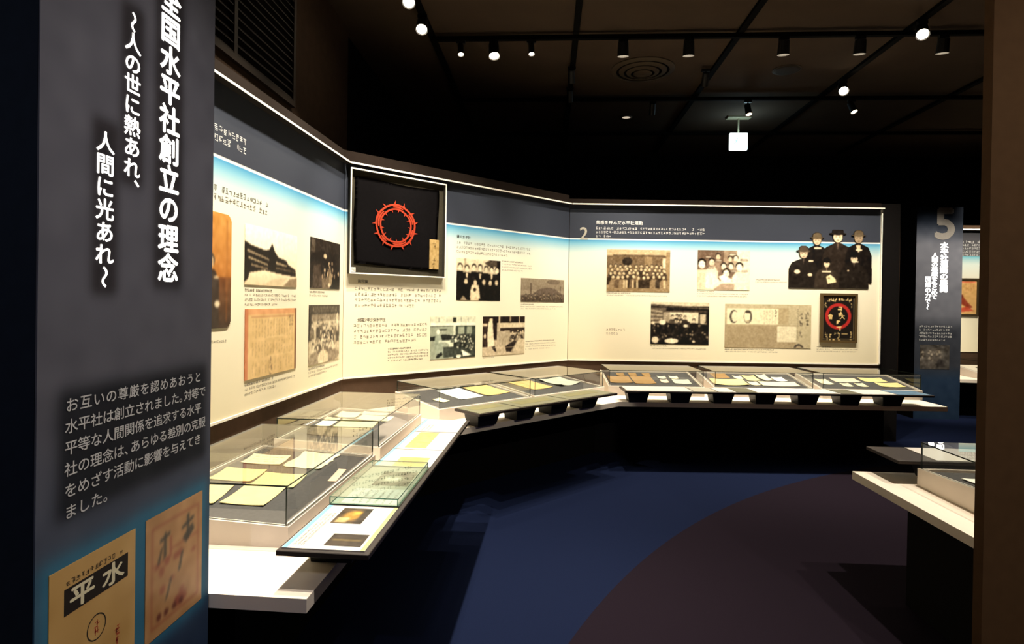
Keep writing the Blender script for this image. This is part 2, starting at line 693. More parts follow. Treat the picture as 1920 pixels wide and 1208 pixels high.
# ================================================================== GRAPHIC PANELS
HEAD = 2.300
STOPS = [(0.90, (240, 229, 198)), (2.02, (242, 235, 214)), (2.14, (205, 219, 212)),
         (2.24, (126, 182, 204)), (2.288, (62, 142, 186)), (2.290, (240, 240, 232)), (2.302, (240, 240, 232)),
         (2.304, (50, 54, 66)), (2.70, (48, 53, 64))]
PANEL = ramp_z('panel_graphic', STOPS)
ZB, ZT = 0.905, 2.685


def panel(name, fr, u0, u1, label, right_trim=False, m0=0.0, m1=0.0):
    """m0, m1: tangent of the mitre at either end, where the next panel meets it"""
    t = thing(name, label, 'exhibit panel', fr.at(0, 0, 0), fr.ang)

    def strip(nm, ya, yb, z0, z1, m):
        bm = bmesh.new()
        prism(bm, [(u0 - ya * m0, ya), (u1 + ya * m1, ya), (u1 + yb * m1, yb), (u0 - yb * m0, yb)], z0, z1)
        new_obj(nm, bm, m, t)
    strip('graphic_sheet', -.010, -.001, ZB, ZT, PANEL)
    strip('top_ledge', -.064, -.001, ZT, ZT + .012, LEDGE)
    strip('ledge_edge', -.067, -.0641, ZT - .001, ZT + .013, TRIMW)
    strip('bottom_trim', -.018, -.001, ZB - .014, ZB, TRIMW)
    if right_trim:
        new_obj('side_trim', boxbm(u1 - .014, u1, -.030, -.010, ZB, ZT), TRIMW, t)
    return t


ML, MB_ = math.tan((FL.ang - FM.ang) / 2), math.tan((FM.ang - FB.ang) / 2)
PL = panel('graphic_panel', FL, -2.98, -0.004, 'long cream and blue exhibit panel on the left wall beside the dark pillar', m1=ML)
PM = panel('graphic_panel', FM, 0.004, LM - .004, 'angled cream exhibit panel carrying the black flag between the two other panels', m0=ML, m1=MB_)
PB = panel('graphic_panel', FB, 0.004, LB, 'wide cream exhibit panel numbered 2 facing us on the back wall', True, m0=MB_)

rng = random.Random(7)


def caption(par, u0, u1, ztop, lines, h, gap, m=INKG, head=None, y=-0.0105, name='caption_text', last=0.6):
    bm = bmesh.new()
    z = ztop
    if head:
        fine_print(bm, u0, u0 + head, z - h / 2, h, y, 1, rng)
        fine_print(bm, u0 + h * .08, u0 + head, z - h / 2, h, y, 1, rng)
        z -= gap
    for i in range(lines):
        e = u1 if i < lines - 1 else u0 + (u1 - u0) * last
        fine_print(bm, u0, e, z - h / 2, h, y, 1, rng)
        z -= gap
    return new_obj(name, bm, m, par)


# left panel print
caption(PL, -2.95, -1.52, 2.462, 2, .040, .052, LETTERW, name='header_text', last=1)
caption(PL, -2.95, -1.28, 2.148, 2, .036, .048, INKB, name='body_text', last=1)
caption(PL, -2.20, -1.72, 1.335, 2, .018, .030)
caption(PL, -1.555, -0.89, 1.612, 3, .018, .0275, head=.34)
caption(PL, -0.675, -0.11, 1.616, 1, .016, .026, head=.28)
caption(PL, -1.545, -0.89, 1.066, 2, .018, .027, head=.36)
caption(PL, -0.675, -0.10, 1.056, 2, .016, .025, head=.30)
# middle panel print
bm = bmesh.new()
text_h(bm, '荊冠旗', 0.135, 1.712, .032, -0.0105, .0315, .012)
new_obj('heading_text', bm, INK, PM)
caption(PM, 0.108, 1.026, 1.665, 4, .030, .0475, INKB, name='body_text', last=.68)
bm = bmesh.new()
text_h(bm, '全国少年少女水平社', 0.136, 1.384, .034, -0.0105, .030, .012)
new_obj('heading_text', bm, INK, PM)
caption(PM, 0.102, 0.868, 1.350, 4, .030, .0475, INKB, name='body_text', last=.83)
caption(PM, 0.436, 0.872, 1.134, 4, .016, .0265, INK, head=.25, last=.86)
bm = bmesh.new()
text_h(bm, '婦人水平社', 1.180, 2.182, .034, -0.0105, .0345, .012)
new_obj('heading_text', bm, INK, PM)
caption(PM, 1.180, 2.200, 2.140, 3, .028, .0445, INKB, name='body_text', last=.66)
caption(PM, 1.776, 2.212, 1.984, 3, .015, .030, head=.3, last=.7)
caption(PM, 2.052, 2.735, 1.540, 2, .014, .024, head=.2, last=.8)
caption(PM, 2.132, 2.620, 1.140, 3, .014, .028, head=.45, last=.8)
caption(PM, 1.53, 1.80, 0.992, 1, .012, .02)
# back panel print
bm = bmesh.new()
put_glyph(bm, '2', 0.118 + .105, 2.362, .205, .205, -0.0108, .012)
new_obj('section_number', bm, mat('faded_numeral', (165, 160, 148), .6), PB)
bm = bmesh.new()
text_h(bm, '共感を呼んだ水平社運動', 0.308, 2.488, .048, -0.0106, .0495, .016)
new_obj('heading_text', bm, LETTERW, PB)
caption(PB, 0.309, 1.573, 2.438, 3, .030, .0455, LETTERW, name='header_text', last=.16)
caption(PB, 0.445, 1.172, 1.683, 1, .014, .026, head=.28, last=.97)
caption(PB, 1.490, 2.09, 1.716, 2, .014, .026, head=.2, last=.97)
caption(PB, 0.962, 1.632, 1.080, 1, .014, .028, head=.2, last=.97)
caption(PB, 2.162, 2.54, 1.862, 1, .014, .026, head=.28, last=.97)
caption(PB, 1.818, 2.44, 1.054, 1, .015, .026, head=.58, last=1)
caption(PB, 2.880, 3.36, 1.098, 2, .014, .026, head=.18, last=.98)
caption(PB, 0.445, 0.69, 1.268, 2, .028, .044, mat('brown_ink', (130, 105, 80), .8), name='small_heading')

# ================================================================== WALL PHOTOGRAPHS
GP = 'photographs mounted on the exhibit panels'
YB = 0.0102   # distance of a print's back from the partition


def blank(w, h, c, seed=1, res=0.005):
    return Canvas(w, h, c, res, seed)


# amber portrait behind the pillar
c = blank(.50, .607, (196, 132, 62), 3)
c.grad(0, .55, (206, 146, 72), (178, 112, 48))
c.grad(.55, 1, (120, 72, 34), (58, 40, 28))
c.rect(.0, .60, .55, 1, (70, 48, 34))
c.person(.62, .36, .13, (52, 40, 34), (214, 178, 130), bottom=1)
c.ell(.72, .56, .05, .012, (225, 200, 160))
c.ell(.74, .79, .05, .03, (232, 214, 180))
c.rect(.90, .05, .93, .95, (150, 92, 40), .5)
c.noise(9, 5)
c.blur(2)
rx, ry = .045 / .50, .045 / .607
c.mask = ~((((c.x > 1 - rx) & ((c.y < ry) | (c.y > 1 - ry))) & ((((c.x - (1 - rx)) / rx) ** 2 + ((np.where(c.y < .5, ry - c.y, c.y - 1 + ry)) / ry) ** 2) > 1)))
wall_print('photograph', c, FL, -2.203, 1.396, YB, 'amber toned portrait print with rounded corners partly hidden by the dark pillar', 'photograph', GP)

# temple roofs
c = blank(.667, .345, (236, 210, 160), 5)
c.grad(0, .82, (246, 232, 200), (236, 208, 158))
c.poly([(0, .28), (.10, .33), (.34, .38), (.42, .36), (.475, .24), (.53, .38), (.60, .47), (.76, .51), (.80, .58), (.97, .67), (.98, .80), (.6, .77), (.34, .73), (.05, .80), (0, .90)], (42, 32, 24))
c.poly([(.03, .40), (.42, .52), (.42, .55), (.03, .45)], (150, 126, 92))
c.poly([(.05, .52), (.40, .62), (.40, .65), (.05, .56)], (170, 146, 106))
c.poly([(.1, .64), (.40, .69), (.40, .72), (.1, .68)], (140, 116, 84))
c.poly([(.55, .55), (.78, .60), (.78, .63), (.55, .60)], (165, 140, 100))
c.poly([(.55, .65), (.95, .70), (.95, .72), (.55, .69)], (112, 92, 66))
c.poly([(.475, .40), (.55, .50), (.40, .50)], (34, 26, 20))
c.rect(0, .75, .035, .93, (40, 34, 26))
c.grad(.80, 1, (230, 204, 158), (216, 184, 136))
c.poly([(0, .70), (.08, .76), (.05, .90), (0, .95)], (44, 36, 28))
c.poly([(.70, 1), (.84, .86), (1, .82), (1, 1)], (150, 122, 86))
c.poly([(.3, 1), (.5, .88), (.8, .84), (.6, 1)], (206, 178, 130))
c.noise(5, 3)
c.blur(1)
wall_print('photograph', c, FL, -1.56, 1.635, YB, 'sepia photograph of a temple with dark tiled roofs on the left panel', 'photograph', GP)

# dark interior
c = blank(.572, .368, (46, 36, 30), 6)
c.rect(0, 0, 1, .25, (56, 46, 38))
c.rect(.02, .03, .14, .28, (90, 76, 60))
c.ell(.47, .33, .06, .05, (196, 168, 124))
c.crowd(.1, .38, .95, .72, 13, .12, [(40, 32, 26), (30, 25, 22), (120, 98, 72)], [(196, 162, 118), (140, 112, 82), (176, 142, 104)])
c.poly([(.10, .55), (.32, .5), (.38, 1), (.05, 1)], (76, 60, 48))
c.ell(.66, .80, .06, .14, (150, 126, 90))
c.ell(.62, .92, .05, .04, (208, 182, 138))
c.noise(12, 3)
c.blur(1)
wall_print('photograph', c, FL, -.672, 1.637, YB, 'very dark photograph of people indoors at the upper right of the left panel', 'photograph', GP)

# old printed sheet
c = blank(.66, .41, (220, 186, 130), 7)
c.rect(0, 0, 1, .08, (216, 156, 106))
c.rect(0, 0, .045, 1, (198, 124, 84))
c.rect(.965, 0, 1, 1, (120, 78, 50))
c.rect(.10, .11, .94, .125, (170, 104, 66))
c.script(.10, .15, .93, .42, 15, (150, 116, 76), .55, .035)
c.script(.10, .48, .93, .70, 15, (150, 116, 76), .55, .035)
c.script(.10, .76, .93, .96, 14, (150, 116, 76), .55, .035)
c.rect(.38, .42, .72, .435, (236, 206, 150))
c.rect(.40, .71, .95, .725, (236, 206, 150))
c.script(.82, .12, .93, .24, 2, (96, 72, 50), .8, .05)
c.script(.42, .74, .50, .95, 1, (96, 72, 50), .8, .06)
c.noise(7, 6)
c.blur(1)
wall_print('printed_sheet', c, FL, -1.55, 1.083, YB, 'orange edged old printed sheet below the temple photograph', 'document', GP)

# meeting group under a signboard
c = blank(.59, .437, (186, 166, 128), 8)
c.rect(0, 0, 1, .16, (70, 60, 48))
c.rect(.12, .03, .9, .12, (118, 104, 82))
c.rect(.14, .05, .88, .10, (90, 78, 62))
c.rect(0, .16, 1, .28, (140, 122, 94))
c.rect(0, .1, .07, .6, (64, 54, 44))
c.crowd(.08, .24, .95, .42, 18, .085, [(120, 104, 80), (80, 68, 54)], [(222, 200, 158), (200, 176, 136)])
c.crowd(.05, .42, .95, .60, 14, .10, [(210, 190, 150), (150, 130, 100), (96, 82, 64)], [(226, 204, 162), (206, 182, 142)])
c.crowd(.08, .62, .92, .74, 9, .10, [(206, 186, 146), (120, 102, 80)], [(222, 200, 158)])
c.ell(.16, .93, .16, .14, (150, 130, 100))
c.ell(.45, .92, .18, .14, (206, 184, 142))
c.ell(.80, .90, .18, .10, (140, 120, 92))
c.ell(.92, .30, .04, .16, (214, 192, 152))
c.noise(14, 3)
c.blur(2)
c.noise(5, 2)
wall_print('photograph', c, FL, -.683, 1.075, YB, 'grey group photograph of seated people at the lower right of the left panel', 'photograph', GP)

# women's group
c = blank(.565, .409, (196, 176, 136), 9)
c.grad(0, .25, (226, 206, 162), (206, 184, 140))
c.rect(.16, 0, .2, .2, (176, 152, 112))
c.poly([(.62, .08), (.74, .0), (1, .0), (1, .16), (.72, .16)], (84, 70, 54))
c.rect(.92, .0, 1, .9, (40, 32, 26))
c.rect(0, .42, 1, 1, (40, 33, 28))
for i, x in enumerate((.07, .22, .38, .52, .66, .79, .92)):
    c.person(x, .10 + .03 * (i % 3 == 1) + (.06 if i > 4 else .02), .17, (36, 30, 26), (232, 206, 160), bottom=.75)
    if i % 2:
        c.poly([(x - .03, .34), (x + .03, .34), (x + .015, .48), (x - .015, .48)], (208, 184, 140))
for i, x in enumerate((.20, .41, .61, .76, .91)):
    c.person(x, .46 + .02 * (i % 2), .16, (34, 29, 25) if i != 1 else (206, 180, 136), (210, 184, 140), bottom=1)
c.poly([(.33, .62), (.49, .62), (.53, .95), (.40, 1), (.29, .94)], (212, 186, 140))
c.ell(.40, .74, .035, .04, (50, 40, 32))
c.poly([(.08, 1), (.14, .88), (.24, 1)], (150, 128, 96))
c.noise(10, 3)
c.blur(2)
c.noise(5, 2)
wall_print('photograph', c, FM, 1.185, 1.566, YB, 'dark group photograph of women in kimono to the right of the flag', 'photograph', GP)

# pale panorama
c = blank(.685, .254, (150, 132, 104), 10)
c.grad(0, .5, (146, 128, 100), (134, 116, 92))
c.poly([(0, .72), (.25, .66), (.4, .45), (.6, .36), (.78, .42), (.9, .6), (1, .66), (1, 1), (0, 1)], (106, 88, 72))
c.rect(.20, .20, .235, .7, (104, 86, 68))
c.rect(.90, .3, .915, .7, (92, 76, 60))
c.ell(.74, .12, .16, .10, (116, 98, 78))
c.crowd(.02, .62, .98, .82, 34, .10, [(92, 76, 60), (76, 62, 50)], [(160, 138, 106), (140, 120, 92)])
c.noise(8, 2)
c.blur(1)
wall_print('photograph', c, FM, 2.05, 1.56, YB, 'wide faded brown photograph of a crowd near the right end of the angled panel', 'photograph', GP)

# speaker in greenish hall
c = blank(.542, .402, (196, 200, 168), 11)
c.rect(0, 0, 1, .15, (198, 198, 164))
for x in (.17, .34, .66, .82):
    c.rect(x, .02, x + .012, .14, (140, 140, 116))
c.rect(.48, .02, .56, .14, (52, 56, 48))
c.rect(0, .15, 1, .22, (218, 220, 188))
c.rect(0, .22, .49, .50, (150, 158, 132))
c.rect(.55, .22, 1, .50, (70, 78, 66))
c.rect(.60, .25, .74, .42, (150, 158, 130))
c.rect(.80, .25, .92, .42, (138, 146, 120))
c.rect(0, .22, .49, .24, (40, 44, 38))
c.rect(.16, .30, .34, .33, (50, 54, 46))
c.poly([(.0, .48), (.3, .42), (.5, .46), (.5, .60), (0, .60)], (46, 50, 44))
c.rect(.5, .45, 1, 1, (52, 58, 50))
c.rect(0, .56, .4, 1, (148, 156, 130))
c.rect(.28, .72, .70, .98, (70, 76, 66))
c.crowd(.55, .42, .97, .80, 34, .07, [(40, 44, 38), (66, 72, 62)], [(200, 200, 168), (150, 152, 128)])
c.poly([(.30, .60), (.52, .53), (.62, .60), (.40, .66)], (214, 216, 184))
c.person(.48, .46, .07, (90, 96, 82), (210, 208, 176), bottom=.62)
c.poly([(.11, .40), (.20, .38), (.26, .60), (.28, .86), (.12, .90), (.08, .62)], (150, 162, 138))
c.ell(.165, .36, .035, .06, (224, 222, 190))
c.poly([(.18, .56), (.32, .58), (.32, .61), (.18, .62)], (190, 196, 168))
c.poly([(.14, .90), (.24, .84), (.27, .90), (.18, .97), (.12, .97)], (44, 46, 40))
c.poly([(.68, .80), (.92, .95), (.72, .97)], (226, 226, 196))
c.ell(.62, .96, .06, .04, (220, 220, 190))
c.noise(9, 3)
c.blur(1)
wall_print('photograph', c, FM, .886, 1.006, YB, 'greenish photograph of a speaker in a pale coat addressing a hall below the flag', 'photograph', GP)

# white robed figure
c = blank(.588, .399, (190, 168, 130), 12)
c.rect(0, 0, 1, .16, (48, 34, 28))
c.rect(.36, .0, .40, .16, (200, 178, 138))
c.rect(.62, .0, .66, .14, (150, 128, 98))
c.rect(.85, .0, .88, .16, (170, 148, 112))
c.rect(.38, .16, 1, .32, (206, 184, 142))
c.rect(.23, .04, .32, .60, (46, 30, 26))
c.rect(.40, .30, 1, .42, (62, 46, 38))
c.poly([(.32, .38), (.64, .36), (.62, .70), (.40, .80)], (172, 152, 118))
c.rect(0, .0, .12, .78, (64, 46, 38))
c.rect(0, .18, .1, .25, (196, 172, 132))
c.ell(.05, .50, .03, .06, (206, 180, 138))
c.poly([(.13, .12), (.22, .12), (.25, .55), (.26, .74), (.11, .78), (.10, .45)], (226, 204, 160))
c.ell(.185, .09, .04, .06, (220, 194, 148))
c.ell(.18, .03, .08, .025, (44, 32, 28))
c.crowd(.66, .34, .98, .58, 12, .10, [(70, 56, 46), (150, 130, 100)], [(206, 182, 140)])
c.poly([(.52, .78), (.74, .64), (.80, .66), (.66, .92), (.55, .92)], (54, 42, 36))
c.poly([(.70, .92), (.86, .58), (1, .62), (1, .92)], (196, 174, 132))
c.poly([(.20, .78), (.28, .76), (.32, .92), (.26, .88)], (46, 34, 28))
c.grad(.80, .815, (200, 178, 136), (200, 178, 136))
c.noise(10, 3)
c.blur(1)
wall_print('photograph', c, FM, 1.525, 1.005, YB, 'high contrast photograph of a white robed figure standing at left, low on the angled panel', 'photograph', GP)

# sepia gathering
c = blank(.727, .484, (172, 140, 92), 13)
c.rect(0, 0, 1, .14, (190, 160, 112))
c.rect(0, .14, 1, .45, (122, 96, 64))
c.rect(.10, .12, .92, .15, (96, 74, 50))
c.ell(.32, .28, .08, .1, (60, 48, 36))
c.rect(.60, .16, .72, .40, (150, 120, 78))
c.rect(.88, .2, .93, .55, (222, 196, 146))
c.rect(.94, .05, 1, 1, (160, 128, 82))
for row, (y, n, hh) in enumerate(((.36, 11, .085), (.43, 12, .09), (.52, 12, .095), (.60, 11, .10))):
    for i in range(n):
        x = .05 + .90 * (i + .5 * (row % 2)) / n + c.rng.uniform(-.012, .012)
        c.person(x, y + c.rng.uniform(-.02, .02), hh, [(84, 64, 44), (70, 54, 38), (150, 120, 80), (112, 86, 58)][c.rng.randint(4)], (224, 190, 134), bottom=min(1, y + .33))
for x in (.26, .30, .40, .47, .90):
    c.rect(x, .72, x + .03, .98, (206, 174, 120))
c.rect(.0, .92, 1, 1, (150, 120, 78))
c.noise(9, 3)
c.blur(2)
c.noise(5, 2)
wall_print('photograph', c, FB, .444, 1.696, YB, 'sepia photograph of a large gathering under the panel number 2 heading', 'photograph', GP)

# bleached group with name strips
c = blank(.601, .458, (214, 190, 152), 14)
c.rect(0, 0, .50, .55, (120, 92, 70))
c.rect(.50, 0, .75, .3, (160, 132, 102))
c.rect(.3, .35, .5, .8, (96, 74, 58))
c.rect(.75, 0, 1, 1, (226, 206, 168))
for x, y, h, b, f in ((.39, .08, .16, (150, 120, 92), (206, 176, 134)), (.62, .14, .15, (140, 112, 88), (214, 186, 144)), (.73, .12, .16, (176, 150, 116), (240, 218, 176)),
                      (.08, .22, .25, (206, 188, 146), (244, 222, 182)), (.27, .20, .20, (222, 202, 160), (226, 198, 156)), (.50, .31, .18, (120, 94, 74), (240, 214, 170)),
                      (.64, .31, .17, (132, 106, 84), (240, 216, 172)), (.80, .30, .22, (236, 214, 172), (246, 226, 186)), (.55, .46, .22, (240, 218, 176), (246, 226, 184))):
    c.person(x, y, h, b, f, bottom=1, wide=2.0)
c.poly([(.15, .58), (.28, .54), (.45, .8), (.40, .95), (.16, .96)], (240, 218, 178))
c.poly([(.40, .66), (.50, .62), (.68, .74), (.5, .84)], (246, 226, 186))
c.poly([(.30, 1), (.45, .84), (.72, .84), (.70, 1)], (176, 146, 114))
for x, y, w in ((.14, .15, .12), (.19, .42, .12), (.35, .24, .12), (.60, .08, .14), (.82, .22, .14), (.63, .50, .12), (.84, .50, .12)):
    c.rect(x, y, x + w, y + .045, (70, 54, 44))
    c.rect(x + .01, y + .01, x + w - .01, y + .035, (232, 212, 176))
c.noise(8, 4)
c.blur(2)
c.noise(5, 2)
wall_print('photograph', c, FB, 1.49, 1.73, YB, 'bleached photograph of nine people with name strips at upper centre of the back panel', 'photograph', GP)

# hall meeting
c = blank(.671, .486, (40, 34, 30), 15)
c.rect(0, 0, 1, .09, (206, 186, 146))
c.poly([(0, .05), (1, .12), (1, .16), (0, .10)], (92, 78, 62))
c.rect(0, .13, .26, .50, (110, 94, 74))
c.rect(.20, .20, .95, .24, (84, 70, 56))
c.rect(.33, .24, .82, .50, (216, 198, 156))
c.rect(.22, .24, .33, .5, (160, 140, 108))
c.rect(.84, .28, .95, .52, (190, 170, 132))
for i in range(4):
    c.poly([(0, .18 + .1 * i), (.2, .22 + .08 * i), (.2, .25 + .08 * i), (0, .22 + .1 * i)], (170, 150, 116))
c.crowd(.35, .28, .80, .42, 11, .09, [(60, 50, 42), (90, 76, 60)], [(200, 178, 138)])
c.rect(0, .52, 1, 1, (34, 29, 26))
c.crowd(.02, .46, .98, .86, 55, .065, [(30, 26, 23), (44, 37, 31)], [(86, 72, 58), (150, 130, 100), (66, 56, 46)])
c.ell(.20, .48, .06, .06, (226, 204, 162))
c.ell(.60, .56, .04, .035, (226, 206, 164))
c.ell(.36, .92, .12, .06, (232, 212, 170))
c.ell(.08, .90, .06, .08, (216, 194, 152))
c.ell(.04, .5, .03, .04, (206, 184, 144))
c.ell(.74, .93, .03, .03, (206, 184, 144))
c.noise(10, 3)
c.blur(2)
c.noise(5, 2)
wall_print('photograph', c, FB, .96, 1.095, YB, 'dark photograph of a packed meeting hall at lower left of the back panel', 'photograph', GP)

# cut-out of six men
w_, h_ = .955, .680
c = blank(w_, h_, (48, 40, 34), 16)
c.mask[:] = False
dark = [(48, 40, 34), (40, 33, 29), (56, 45, 37)]


def man(cx, top, hh, body, face, hat, bottom, wide, lean=0.0):
    asp = c.asp
    rx = hh * .40 / asp
    sh = top + hh * 1.12
    bw = rx * wide
    pts = [(cx - rx * .6, sh - hh * .1), (cx + rx * .6, sh - hh * .1), (cx + bw * .8, sh + hh * .22), (cx + bw * 1.05, sh + hh * .9), (cx + bw * 1.12, bottom), (cx - bw * 1.12, bottom), (cx - bw * 1.05, sh + hh * .9), (cx - bw * .8, sh + hh * .22)]
    c.mask |= c.inside(pts)
    c.poly(pts, body)
    for ex, ey, a, b in ((cx, top + hh * .46, rx, hh * .5), (cx, top + hh * .12, rx * 1.05, hh * .30), (cx, top + hh * .30, rx * 1.6, hh * .09)):
        c.mask |= (((c.x - ex) / a) ** 2 + ((c.y - ey) / b) ** 2) < 1
    c.person(cx, top, hh, body, face, hat=hat, wide=.1, bottom=sh)
    c.poly([(cx - rx * .22, sh - hh * .1), (cx + rx * .22, sh - hh * .1), (cx, sh + hh * .4)], tuple(min(255, x * 2.0) for x in body))


man(.335, .085, .185, dark[1], (196, 166, 126), (104, 86, 60), 1, 2.9)
man(.585, .0, .225, dark[2], (222, 194, 148), (44, 36, 31), 1, 2.75)
man(.835, .035, .195, dark[1], (164, 136, 102), (104, 86, 62), .9, 2.7)
c.poly([(.80, .26), (.86, .26), (.855, .36), (.83, .38)], (206, 178, 132))
man(.175, .31, .19, dark[0], (200, 170, 130), (88, 72, 54), 1, 3.2)
man(.785, .40, .165, dark[0], (206, 178, 136), (32, 27, 24), 1, 3.4)
man(.455, .50, .145, (66, 54, 43), (210, 182, 138), (34, 29, 25), 1, 3.2)
c.ell(.10, .72, .036, .035, (230, 202, 156))
c.ell(.255, .77, .030, .028, (222, 194, 148))
c.poly([(.45, .80), (.50, .76), (.56, .83), (.575, .89), (.47, .92)], (222, 200, 140))
c.ell(.485, .825, .014, .016, (150, 126, 84))
c.ell(.715, .69, .012, .016, (200, 172, 132))
for x, y, w in ((.30, .305, .09), (.235, .525, .06), (.40, .70, .11), (.80, .325, .08), (.77, .53, .07)):
    c.rect(x, y, x + w, y + .025, (206, 186, 146))
c.mask &= c.y < .995
c.noise(5, 4)
c.blur(1)
wall_print('cutout_photograph', c, FB, 2.54, 1.765, .0116, 'cut-out photograph of six men in hats and dark coats at upper right of back panel', 'photograph', GP, .008)

# newspaper page
c = blank(.993, .502, (190, 176, 142), 17)
c.rect(.0, .48, .83, 1, (166, 148, 116))
c.rect(.56, .08, .74, .46, (176, 158, 122))
c.rect(.02, .10, .62, .46, (238, 226, 190))
for cx, op in ((.10, 0), (.265, 1)):
    c.ell(cx, .29, .048, .155, (84, 78, 66))
    c.ell(cx + (.012 if not op else -.008), .29, .036, .125, (232, 220, 186))
    c.ell(cx + (.02 if not op else -.014), .27, .03, .08, (238, 226, 192))
    if op:
        c.ell(cx, .40, .02, .03, (180, 164, 130))
        c.ell(cx, .18, .035, .03, (70, 64, 54))
    else:
        c.ell(cx + .02, .34, .03, .03, (236, 224, 190))
c.script(.40, .13, .60, .43, 6, (150, 138, 112), .6, .035)
c.script(.56, .13, .61, .40, 1, (70, 62, 50), .85, .05)
c.script(.03, .53, .60, .95, 26, (136, 120, 94), .5, .025)
c.rect(.61, .50, .83, .86, (232, 220, 186))
c.script(.62, .53, .82, .83, 10, (196, 182, 150), .6, .025)
c.script(.85, .2, .91, .76, 1, (72, 64, 52), .85, .07)
c.script(.92, .16, .98, .48, 1, (72, 64, 52), .85, .075)
c.script(.84, .1, .85, .8, 1, (110, 100, 80), .7, .03)
c.poly([(.80, .99), (.82, .92), (.86, .89), (.90, .93), (.92, .99)], (72, 64, 54))
c.ell(.86, .99, .03, .05, (170, 154, 124))
c.noise(8, 3)
c.blur(1)
wall_print('newspaper_page', c, FB, 1.817, 1.07, YB, 'grey newspaper page with two small portraits at lower centre of the back panel', 'newspaper', GP)

# ------------------------------------------------------------ dark poster with ring
t = thing('framed_poster', 'black poster with red ring in a bronze frame at lower right of the back panel', 'poster', FB.at(2.908, YB, 1.143), FB.ang)
pw, ph = .427, .567
bm = bmesh.new()
for b in ((0, pw, 0, .028), (0, pw, ph - .028, ph), (0, .028, .028, ph - .028), (pw - .028, pw, .028, ph - .028)):
    box(bm, b[0], b[1], -.022, 0, b[2], b[3])
new_obj('frame', bm, mat('bronze_frame', (96, 78, 50), .4, .3), t)
c = blank(pw - .056, ph - .056, (26, 21, 18), 18, .004)
cw, chh = c.w, c.h
rr = np.sqrt(((c.x - .49) * cw) ** 2 + ((c.y - .46) * chh) ** 2)
c._put(np.clip((.152 - rr) / .004, 0, 1) * np.clip((rr - .112) / .004, 0, 1), (176, 44, 40))
gold = (240, 208, 140)
c.script(.12, .05, .90, .12, 7, gold, 1, .08)
c.script(.06, .16, .14, .24, 1, gold, .9, .05)
c.script(.86, .16, .94, .24, 1, gold, .9, .05)
c.script(.40, .24, .60, .70, 1, gold, 1, .12)
c.script(.06, .83, .58, .97, 4, gold, 1, .06)
c.script(.84, .78, .95, .97, 1, gold, .85, .05)
c.rect(.60, .84, .80, .87, gold, .8)
c.rect(.02, .02, .98, .028, gold, .8)
c.rect(.02, .972, .98, .98, gold, .8)
c.rect(.02, .02, .03, .98, gold, .8)
c.rect(.97, .02, .98, .98, gold, .8)
c.blur(1)
pp = local_print('poster_print', c, .028, .028, -.006, t)
bm = bmesh.new()
put_glyph(bm, '會', .093, .270, .062, .066, -.0034, .03)
put_glyph(bm, '大', .229, .272, .062, .066, -.0034, .03)
new_obj('gold_characters', bm, mat('gold_ink', (214, 184, 120), .6), pp)

# ------------------------------------------------------------ flag in its shadow box
t = thing('framed_flag', 'black flag with red ring of thorns in a white edged frame', 'flag', FM.at(.035, YB, 1.772), FM.ang)
mat('dark_frame_box', (58, 54, 46), .8, var=.06)
fw_, fh_, dp = .985, .883, .046
bm = bmesh.new()
e = .013
for b in ((0, fw_, 0, e), (0, fw_, fh_ - e, fh_), (0, e, e, fh_ - e), (fw_ - e, fw_, e, fh_ - e)):
    box(bm, b[0], b[1], -dp + .004, 0, b[2], b[3])
new_obj('frame', bm, MATS['dark_frame_box'], t)
bm = bmesh.new()
for b in ((0, fw_, 0, .011), (0, fw_, fh_ - .011, fh_), (0, .011, .011, fh_ - .011), (fw_ - .011, fw_, .011, fh_ - .011)):
    box(bm, b[0], b[1], -dp, -dp + .0039, b[2], b[3])
new_obj('white_edging', bm, TRIMW, t)
new_obj('backing_cloth', boxbm(e, fw_ - e, -.008, -.002, e, fh_ - e), mat('olive_linen', (60, 56, 46), .95, var=.12, scale=80, spec=.05), t)
bm = bmesh.new()
N_ = 24
x0, x1, z0, z1 = .050, .915, .085, .815
vs = [[None] * (N_ + 1) for _ in range(N_ + 1)]
for i in range(N_ + 1):
    for j in range(N_ + 1):
        a, b = i / N_, j / N_
        x = x0 + (x1 - x0) * a + .006 * math.sin(7 * b + 2) + .035 * (a > .9) * (b < .35) * 0
        z = z0 + (z1 - z0) * b + .006 * math.sin(6 * a + 1) - .02 * a * (1 - b)
        vs[i][j] = bm.verts.new((x, -.014 - .003 * math.sin(9 * a + 5 * b), z))
for i in range(N_):
    for j in range(N_):
        bm.faces.new((vs[i][j], vs[i + 1][j], vs[i + 1][j + 1], vs[i][j + 1]))
r = bmesh.ops.solidify(bm, geom=bm.faces[:], thickness=.002)
new_obj('flag_cloth', bm, mat('black_cloth', (24, 22, 24), .9, var=.10, scale=40, spec=.05), t, smooth=True)
# the ring of thorns: interlaced bands with slits and spikes
bm = bmesh.new()
cx, cz = .453, .442
yy = -.0215


def ring(ra, rb, a0=0.0, a1=2 * PI, n=72, sx=1.04, sz=.97, taper=0.0):
    prev = None
    for i in range(n + 1):
        a = a0 + (a1 - a0) * i / n
        t_ = i / n
        k = 1 - taper * abs(2 * t_ - 1)
        mid, hw = (ra + rb) / 2, (rb - ra) / 2 * k
        wob = 1 + .012 * math.sin(5 * a)
        p = [bm.verts.new((cx + (mid + s * hw) * wob * sx * math.cos(a), y_, cz + (mid + s * hw) * wob * sz * math.sin(a))) for s, y_ in ((-1, yy), (1, yy), (1, yy + .003), (-1, yy + .003))]
        if prev:
            for q in range(4):
                bm.faces.new((prev[q], prev[(q + 1) % 4], p[(q + 1) % 4], p[q]))
        prev = p


